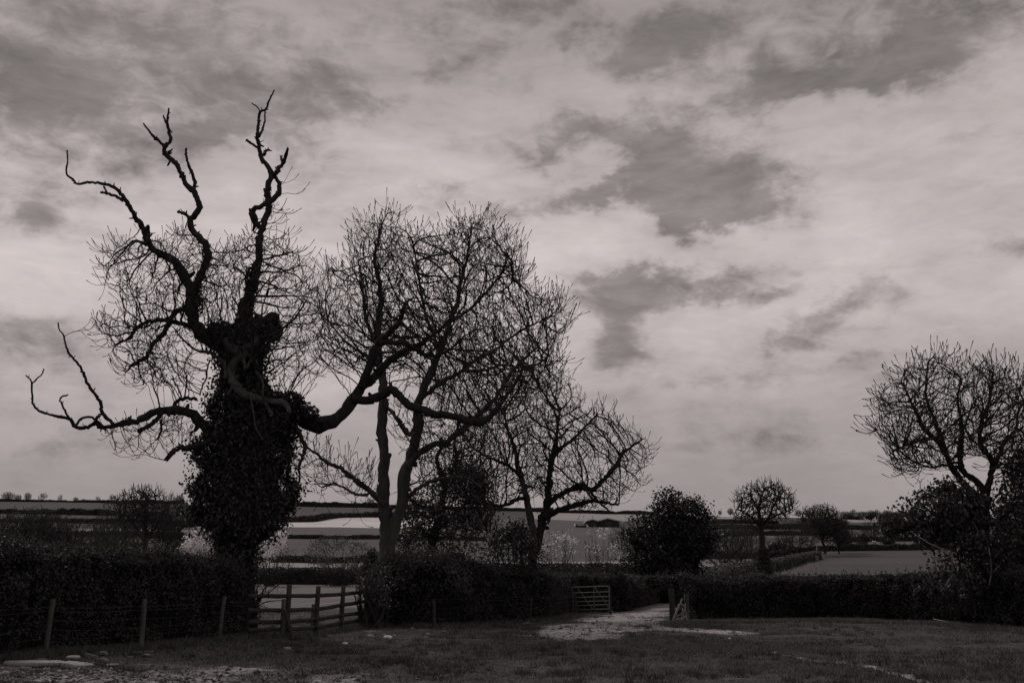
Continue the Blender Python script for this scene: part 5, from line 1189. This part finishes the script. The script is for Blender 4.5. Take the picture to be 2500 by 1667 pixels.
lh = hedge('hedge', 'clipped hedge tuft arching over the sticks at the right hedge end', [g2(1600,1503), g2(1650,1505), g2(1700,1507)], 1.2, [.5, .5, .5], 5200, .07, M['leaf_hedge'], 17, .2, sprigs=100)
lh.location.z += 1.25

# ------------------------------------------------------------------ stones
def stone_mesh(seedn, flat=.6, sub=3, block=0.0):
    bm = bmesh.new(); bmesh.ops.create_icosphere(bm, subdivisions=sub, radius=1.0)
    rg = np.random.default_rng(seedn); co = np.array([v.co for v in bm.verts])
    for _ in range(9):                       # knocked off flats
        n = rg.normal(size=3); n /= np.linalg.norm(n); d = .62+.25*rg.random(); s = co@n; co -= np.outer(np.maximum(s-d, 0), n)*.9
    if block:
        co = np.sign(co)*np.abs(co)**(1-block)
    co *= (1+.16*(vnoise(co[:, 0]*2.1+seedn, co[:, 1]*2.1+co[:, 2]*1.3, seedn)-.5))[:, None]; co[:, 2] *= flat
    for v, c in zip(bm.verts, co): v.co = c
    me = bpy.data.meshes.new('stone'); bm.to_mesh(me); bm.free()
    for p in me.polygons: p.use_smooth = True
    return me
SM = [stone_mesh(i, .62) for i in range(8)]
def slab_mesh(seedn):
    rg = np.random.default_rng(seedn); n = 26; a = np.arange(n)*2*math.pi/n; p = 3.4
    rad = (np.abs(np.cos(a))**p+np.abs(np.sin(a))**p)**(-1/p)*(1+.05*rg.normal(size=n)); V = []
    for sc_, z in ((.97, -1), (1.0, -.2), (1.0, .62), (.965, .92), (.6, 1.0)):
        j = 1+.018*rg.normal(size=n); V.append(np.stack([np.cos(a)*rad*sc_*j, np.sin(a)*rad*sc_*j, z+.10*rg.normal(size=n)*(z > -.5)], 1))
    V = np.concatenate(V+[[[0, 0, 1.0]], [[0, 0, -1.0]]]); Fq = []; Ft = []
    for k in range(4):
        for i in range(n): Fq.append([k*n+i, k*n+(i+1) % n, (k+1)*n+(i+1) % n, (k+1)*n+i])
    for i in range(n): Ft.append([4*n+i, 4*n+(i+1) % n, 5*n]); Ft.append([(i+1) % n, i, 5*n+1])
    return mesh_np('slab', V, [np.array(Ft), np.array(Fq)])
SLAB = [slab_mesh(31), slab_mesh(32)]
def stone(px0, px1, r0, r1, label, m='stone', me=None, depth=None, tilt=0, name='stone', lift=0.0):
    """fills the photograph box px0..px1, rows r0..r1 where it lies on the ground"""
    g = g2((px0+px1)/2, r1); D = g[1]; s = D/(CP-(833.5-r1)/F*SP)/F; w = (px1-px0)*s; h = (r1-r0)*s
    me = (me or random.choice(SM)).copy(); me.materials.clear(); me.materials.append(M[m])
    dp = depth or w*.8; hz = max(.03, h-dp*.075)
    y = D+dp*.45; x = ((px0+px1)/2-1250)*s*y/D
    o = bpy.data.objects.new(name, me); COL.objects.link(o)
    zb = float(zg(x, y)); o.location = (x, y, zb+hz*.35+lift); zs = .62 if me.name.startswith('stone') and depth is None else 1.0
    o.scale = (w/2*1.08, dp/2, hz/2*1.15/(.62 if depth is None or me.name.startswith('stone') else 1.0)); o.rotation_euler = (0, tilt, random.uniform(-.2, .2) if depth else random.uniform(-.4, .4))
    return tag(o, label, 'stone', None)
ST = [
 (17,149,1614,1630,'long pale flat slab lying in the bottom left corner','stone',SLAB[0],.55,.015),
 (157,219,1619,1635,'shorter pale slab butting the long one on its right','stone',SLAB[1],.45,.12),
 (161,196,1609,1621,'rounded stone resting on the shorter slab','stone',None,.24,0),
 (83,114,1607,1618,'angular grey stone behind the long slab by the post foot','stone_dk',None,None,0),
 (240,269,1600,1617,'tilted round boulder in front of its twin','stone_dk',None,None,.35),
 (240,264,1591,1604,'round boulder behind the tilted one','stone_dk',None,None,.2),
 (207,236,1596,1606,'thin slanting stone shard left of the twin boulders','stone_dk',SLAB[1],.14,.25),
 (209,228,1609,1616,'small flat stone below the slanting shard','stone_dk',None,None,0),
 (224,241,1616,1625,'small rough stone right of the shorter slab','stone_dk',None,None,0),
 (258,288,1619,1626,'pale thin flat stone right of the slabs','stone',SLAB[0],.2,0),
 (45,65,1630,1643,'rounded mossy stone under the long slab, left one of a pair','stone_dk',None,None,0),
 (60,78,1633,1644,'rounded mossy stone under the long slab, right one of a pair','stone_dk',None,None,0),
 (0,24,1643,1656,'grey stone cut by the left edge of the photo','stone',None,None,0),
 (33,48,1643,1656,'pale upright stone in the stony corner','stone',None,None,0),
 (78,107,1656,1668,'largest pale stone at the bottom edge left','stone',None,None,.1),
 (353,374,1586,1596,'squared stone right of the second fence post foot','stone_dk',SLAB[1],.16,0),
 (349,367,1592,1601,'rounded stone in front of the squared one at the post foot','stone',None,None,0),
 (309,326,1597,1603,'low flat stone left of the second post foot','stone_dk',None,None,0),
 (324,347,1588,1595,'grey flat stone against the second post','stone_dk',SLAB[0],.14,0),
 (895,914,1546,1556,'grey wedge stone on the grass right of the rails','stone',None,None,.2),
 (936,958,1547,1559,'brightest white stone right of the rails','stone_lt',None,None,0),
 (933,942,1546,1552,'little white stone touching the left of the brightest one','stone',None,None,0),
 (957,967,1547,1554,'little grey stone touching the right of the brightest one','stone',None,None,0),
 (817,827,1557,1566,'small round stone below the right end of the rails','stone_dk',None,None,0),
 (834,849,1565,1574,'white stone on open grass below the rails','stone_lt',None,None,0),
 (692,711,1576,1587,'pale lump of stone in a dark tuft below the brace','stone',None,None,0),
 (1000,1012,1534,1541,'stone at the hedge foot right of the end post','stone_dk',None,None,0),
 (1032,1047,1551,1560,'stone among grass before the dark hedge, lower of three','stone_dk',None,None,0),
 (1078,1090,1538,1545,'stone among grass before the dark hedge, right of three','stone_dk',None,None,0),
 (1040,1050,1542,1549,'stone among grass before the dark hedge, upper of three','stone',None,None,0),
 (1450,1462,1500,1509,'stone beside the track below the steel gate','stone_dk',None,None,0),
 (1486,1498,1488,1497,'boulder at the foot of the steel gate hinge','stone_dk',None,None,0),
 (1778,1785,1551,1557,'tiny white stone on the grass right of the track','stone_lt',None,None,0),
]
for (a, b_, c, d, lb, m, me, dp, tl) in ST: stone(a, b_, c, d, lb, m, me, dp, tl, lift=(.09 if 'resting' in lb else 0))
for i in range(150):
    if i < 105: px = abs(random.gauss(0, 190)); row = 1667-abs(random.gauss(0, 26)); 
    else: px = random.uniform(250, 1500); row = random.uniform(1552, 1662)
    if i < 105 and row < 1636: row = 1636+random.random()*32
    w = random.uniform(4, 13) if i < 105 else random.uniform(2.2, 6)
    g = g2(px, row); o = bpy.data.objects.new('stone', SM[i % 8]); COL.objects.link(o)
    if not SM[i % 8].materials: SM[i % 8].materials.append(M['stone'])
    s = g[1]/1.04/F*w/2; o.location = (g[0], g[1], float(zg(g[0], g[1]))+s*.15); o.scale = (s*1.2, s, s*.8); o.rotation_euler = (random.uniform(-.3, .3), random.uniform(-.3, .3), random.random()*6)
    tag(o, 'small loose stone half sunk in the trampled ground' if i < 105 else 'tiny pale stone lying in the short grass', 'stone', 'loose stones of the stony corner' if i < 105 else 'loose stones on the open grass')
# sticks on the grass
for lb, q in (('pale twig lying at the foot of the right hedge', [(2280,1517),(2300,1519),(2316,1522),(2326,1528)]), ('pale twig on the hedge bank left of the track', [(1280,1528),(1292,1525),(1300,1528)]), ('dark stick lying on the track', [(1586,1517),(1595,1515),(1604,1516)])):
    pts = np.array([g3(g2(*p))+[0, 0, .05+.05*random.random()] for p in q]); mb = MB(); sweep(mb, catmull(pts, 4), np.linspace(.02, .012, (len(q)-1)*4+1), 6, .2); c = pts[0]
    tag(link('twig', mb.mesh('twig', c, True), M['post_dark'] if 'dark' in lb else M['stick'], None, tuple(c)), lb, 'twig')

# ------------------------------------------------------------------ far buildings and poles
def barn(px0, px1, pxp, rowe, rowp, D, label, dep=26):
    b0 = on((px0+px1)/2, D); x0 = P(px0, rowe, D)[0]; x1 = P(px1, rowe, D)[0]; xp = P(pxp, rowp, D)[0]; ze = P(px0, rowe, D)[2]; zp = P(pxp, rowp, D)[2]; zb = b0[2]-1.5
    t = thing('barn', label, 'barn', tuple(b0), 'barns on the far slope')
    mb = MB(); prof = [(x0, zb), (x1, zb), (x1, ze), (xp, zp), (x0, ze)]
    V = [(a, D, z) for a, z in prof]+[(a, D+dep, z) for a, z in prof]
    mb.add(V, [[0, 1, 2], [0, 2, 3], [0, 3, 4], [5, 7, 6], [5, 8, 7], [5, 9, 8]]); mb.add(V, [[1, 6, 7, 2], [0, 4, 9, 5]]); link('wall', mb.mesh('wall', b0), M['barn_wall'], t)
    for (xa, za) in ((x0-.5, ze-.15), (x1+.5, ze-.15)):
        mb = MB(); th = .9; V = [(xa, D-.6, za), (xp, D-.6, zp), (xp, D+dep+.4, zp), (xa, D+dep+.4, za)]; V = V+[(a, y, z+th) for a, y, z in V]
        mb.add(V, [[0, 1, 2, 3], [4, 7, 6, 5], [0, 4, 5, 1], [2, 6, 7, 3], [1, 5, 6, 2], [3, 7, 4, 0]]); link('roof', mb.mesh('roof', b0), M['barn_roof'], t)
    mb = MB(); V, Fq = box_verts(((x0+x1)/2, D-.08, zb+(ze-zb)*.55), ((x1-x0)*.16, 0, 0), (0, .06, 0), (0, 0, (ze-zb)*.4)); mb.add(V, Fq); link('door', mb.mesh('door', b0), M['post_dark'], t)
barn(1433, 1459, 1447, 1272.5, 1268.5, 700, 'smaller dark gabled barn on the far slope, the left one')
barn(1459.5, 1512, 1484, 1272.5, 1266, 705, 'wider dark gabled barn on the far slope, the right one')
b0 = on(1417, 690); t = thing('shed', 'low dark shed with a white end left of the barns', 'shed', tuple(b0))
for nm, a, b_, r0_, r1_, m, dd_ in (('wall', 1405.5, 1430, 1280.5, 1289, 'barn_wall', 4), ('end_board', 1402.5, 1405.2, 1279, 1287.5, 'white', 1.5), ('window_strip', 1409, 1427, 1282, 1283.4, 'offwhite', 4.25)):
    A = P(a, r1_, 690); B = P(b_, r0_, 690); mb = MB(); V, Fq = box_verts(((A[0]+B[0])/2, 690, (A[2]+B[2])/2), ((B[0]-A[0])/2, 0, 0), (0, dd_, 0), (0, 0, (B[2]-A[2])/2)); mb.add(V, Fq); link(nm, mb.mesh(nm, b0), M[m], t)
c = P(1433, 1284, 688); mb = MB(); sweep(mb, [c+[0, -1, 0], c, c+[0, 1.2, 0]], [1.0, 1.05, 1.0], 12, .03); tag(link('round_bale', mb.mesh('round_bale', c, True), M['offwhite'], None, tuple(c)), 'pale round bale between the low shed and the barns', 'bale')
# turbine
b0 = on(2248, 985); hub = P(2246, 1176, 985)
t = thing('wind_turbine', 'white wind turbine on the skyline seen through the elder leaves', 'turbine', tuple(b0))
mb = MB(); n = 9; pts = np.array([b0-[0, 0, 1]+(hub-b0+[0, 0, 1])*s/(n-1) for s in range(n)]); pts[:, 1] = b0[1]; sweep(mb, pts, np.linspace(1.35, .65, n), 14, 0); link('tower', mb.mesh('tower', b0, True), M['white'], t)
mb = MB(); V, Fq = box_verts(hub+[0, .2, .3], (.8, .25, 0), (-.5, 1.9, 0), (0, 0, .75)); mb.add(V, Fq); link('nacelle', mb.mesh('nacelle', b0), M['white'], t)
hb = hub+[-.6, -2.0, .3]; mb = MB(); sweep(mb, [hb+[0, .6, 0], hb, hb+[0, -.5, 0]], [.6, .55, .2], 10, 0); link('hub', mb.mesh('hub', b0, True), M['white'], t)
for a in (152, 272, 32):
    d = np.array([math.cos(math.radians(a))*.9, .35*math.cos(math.radians(a)), math.sin(math.radians(a))]); s = np.array([-d[2], 0, d[0]]); L_ = 12.5; mb = MB()
    V = []
    for f, w, th_ in ((0, .25, .2), (.12, .55, .16), (.5, .36, .1), (1, .09, .03)):
        c = hb+d*L_*f+[0, -.1, 0]; V += [c-s*w, c+np.array([0, -th_, 0]), c+s*w, c+np.array([0, th_, 0])]
    Fq = [[4*i+j, 4*i+(j+1) % 4, 4*i+4+(j+1) % 4, 4*i+4+j] for i in range(3) for j in range(4)]+[[3, 2, 1, 0], [12, 13, 14, 15]]
    mb.add(V, Fq); link('blade', mb.mesh('blade', b0), M['white'], t)
b0 = on(2270, 980); A = P(2263, 1275, 980); B = P(2277, 1269, 980); t = thing('white_building', 'small white building on the skyline right of the turbine', 'building', tuple(b0))
mb = MB(); V, Fq = box_verts(((A[0]+B[0])/2, 980, (A[2]+B[2])/2-1), ((B[0]-A[0])/2, 0, 0), (0, 3, 0), (0, 0, (B[2]-A[2])/2+1)); mb.add(V, Fq); link('wall', mb.mesh('wall', b0), M['white'], t)
mb = MB(); zt = B[2]; V = [(A[0]-.3, 976.6, zt), (B[0]+.3, 976.6, zt), (B[0]+.3, 983.4, zt), (A[0]-.3, 983.4, zt), (A[0]-.3, 980, zt+1.2), (B[0]+.3, 980, zt+1.2)]
mb.add(V, [[0, 1, 5, 4], [2, 3, 4, 5], [0, 3, 2, 1]]); mb.add(V, [[0, 4, 3], [1, 2, 5]]); link('roof', mb.mesh('roof', b0), M['barn_roof'], t)
# pole, posts, trough, small gate
b0 = on(2130, 600); tp = P(2130, 1279, 600); t = thing('utility_pole', 'pale utility pole with a short crossarm on the right hand slope', 'pole', tuple(b0)); mb = MB(); sweep(mb, [b0-[0, 0, .5], (b0+tp)/2, np.array([b0[0], b0[1], tp[2]])], [.26, .24, .2], 8, 0); link('shaft', mb.mesh('shaft', b0, True), M['offwhite'], t)
mb = MB(); V, Fq = box_verts((b0[0], b0[1]-.3, tp[2]-.2), (.95, 0, 0), (0, .12, 0), (0, 0, .14)); mb.add(V, Fq); link('crossarm', mb.mesh('crossarm', b0), M['offwhite'], t)
b0 = on(2058, 560); tp = P(2058, 1289, 560); mb = MB(); sweep(mb, [b0-[0, 0, .5], np.array([b0[0], b0[1], (b0[2]+tp[2])/2]), np.array([b0[0], b0[1], tp[2]])], [.2, .2, .16], 8, 0); tag(link('marker_post', mb.mesh('marker_post', b0, True), M['offwhite'], None, tuple(b0)), 'pale slim marker post right of the domed tree', 'post')
b0 = on(2134, 395); s = 395/F; t = thing('water_trough', 'white water trough in the far field below the pole', 'trough', tuple(b0)); mb = MB(); c = P(2134, 1321, 395)
V, Fq = box_verts((c[0], c[1], c[2]), (3.6*s, 0, 0), (0, .4, 0), (0, 0, 1.1*s)); mb.add(V, Fq); link('basin', mb.mesh('basin', b0), M['white'], t)
for dx in (-.4, .4):
    mb = MB(); V, Fq = box_verts((c[0]+dx, c[1], (c[2]-1.1*s+b0[2])/2-.05), (.06, 0, 0), (0, .3, 0), (0, 0, max(.1, (c[2]-1.1*s-b0[2])/2+.05))); mb.add(V, Fq); link('leg', mb.mesh('leg', b0), M['post_dark'], t)
b0 = on(1995, 268); t = thing('field_gate', 'tiny pale wooden gate where the diagonal hedge meets the right field', 'gate', tuple(b0)); s = 268/F
for nm, (ax, az), (bx, bz) in [('upright', (-3, 0), (-3, 13)), ('upright', (3.2, 0), (3.2, 11))]+[('bar', (-3, z), (3.2, z-1)) for z in (2.5, 5, 7.5, 10, 12.5)]:
    mb = MB(); A = b0+np.array([ax*s, 0, az*s]); B = b0+np.array([bx*s, 0, bz*s]); sweep(mb, [A, (A+B)/2, B], [.055]*3, 6, 0); link(nm, mb.mesh(nm, b0), M['stick'], t)
b0 = on(2015, 300); t = thing('post_fence', 'run of small pale fence posts beyond the tiny gate', 'fence', tuple(b0)); pp = []
for i in range(9):
    g = on(2003+i*3.6, 285+i*5); pp.append(g); mb = MB(); post(mb, g, 1.2+.25*random.random(), .09); link('post', mb.mesh('post', b0), M['stick'], t)
mb = MB(); sweep(mb, np.array(pp)+[0, 0, .8], np.full(9, .04), 5, 0); link('rail', mb.mesh('rail', b0), M['stick'], t)
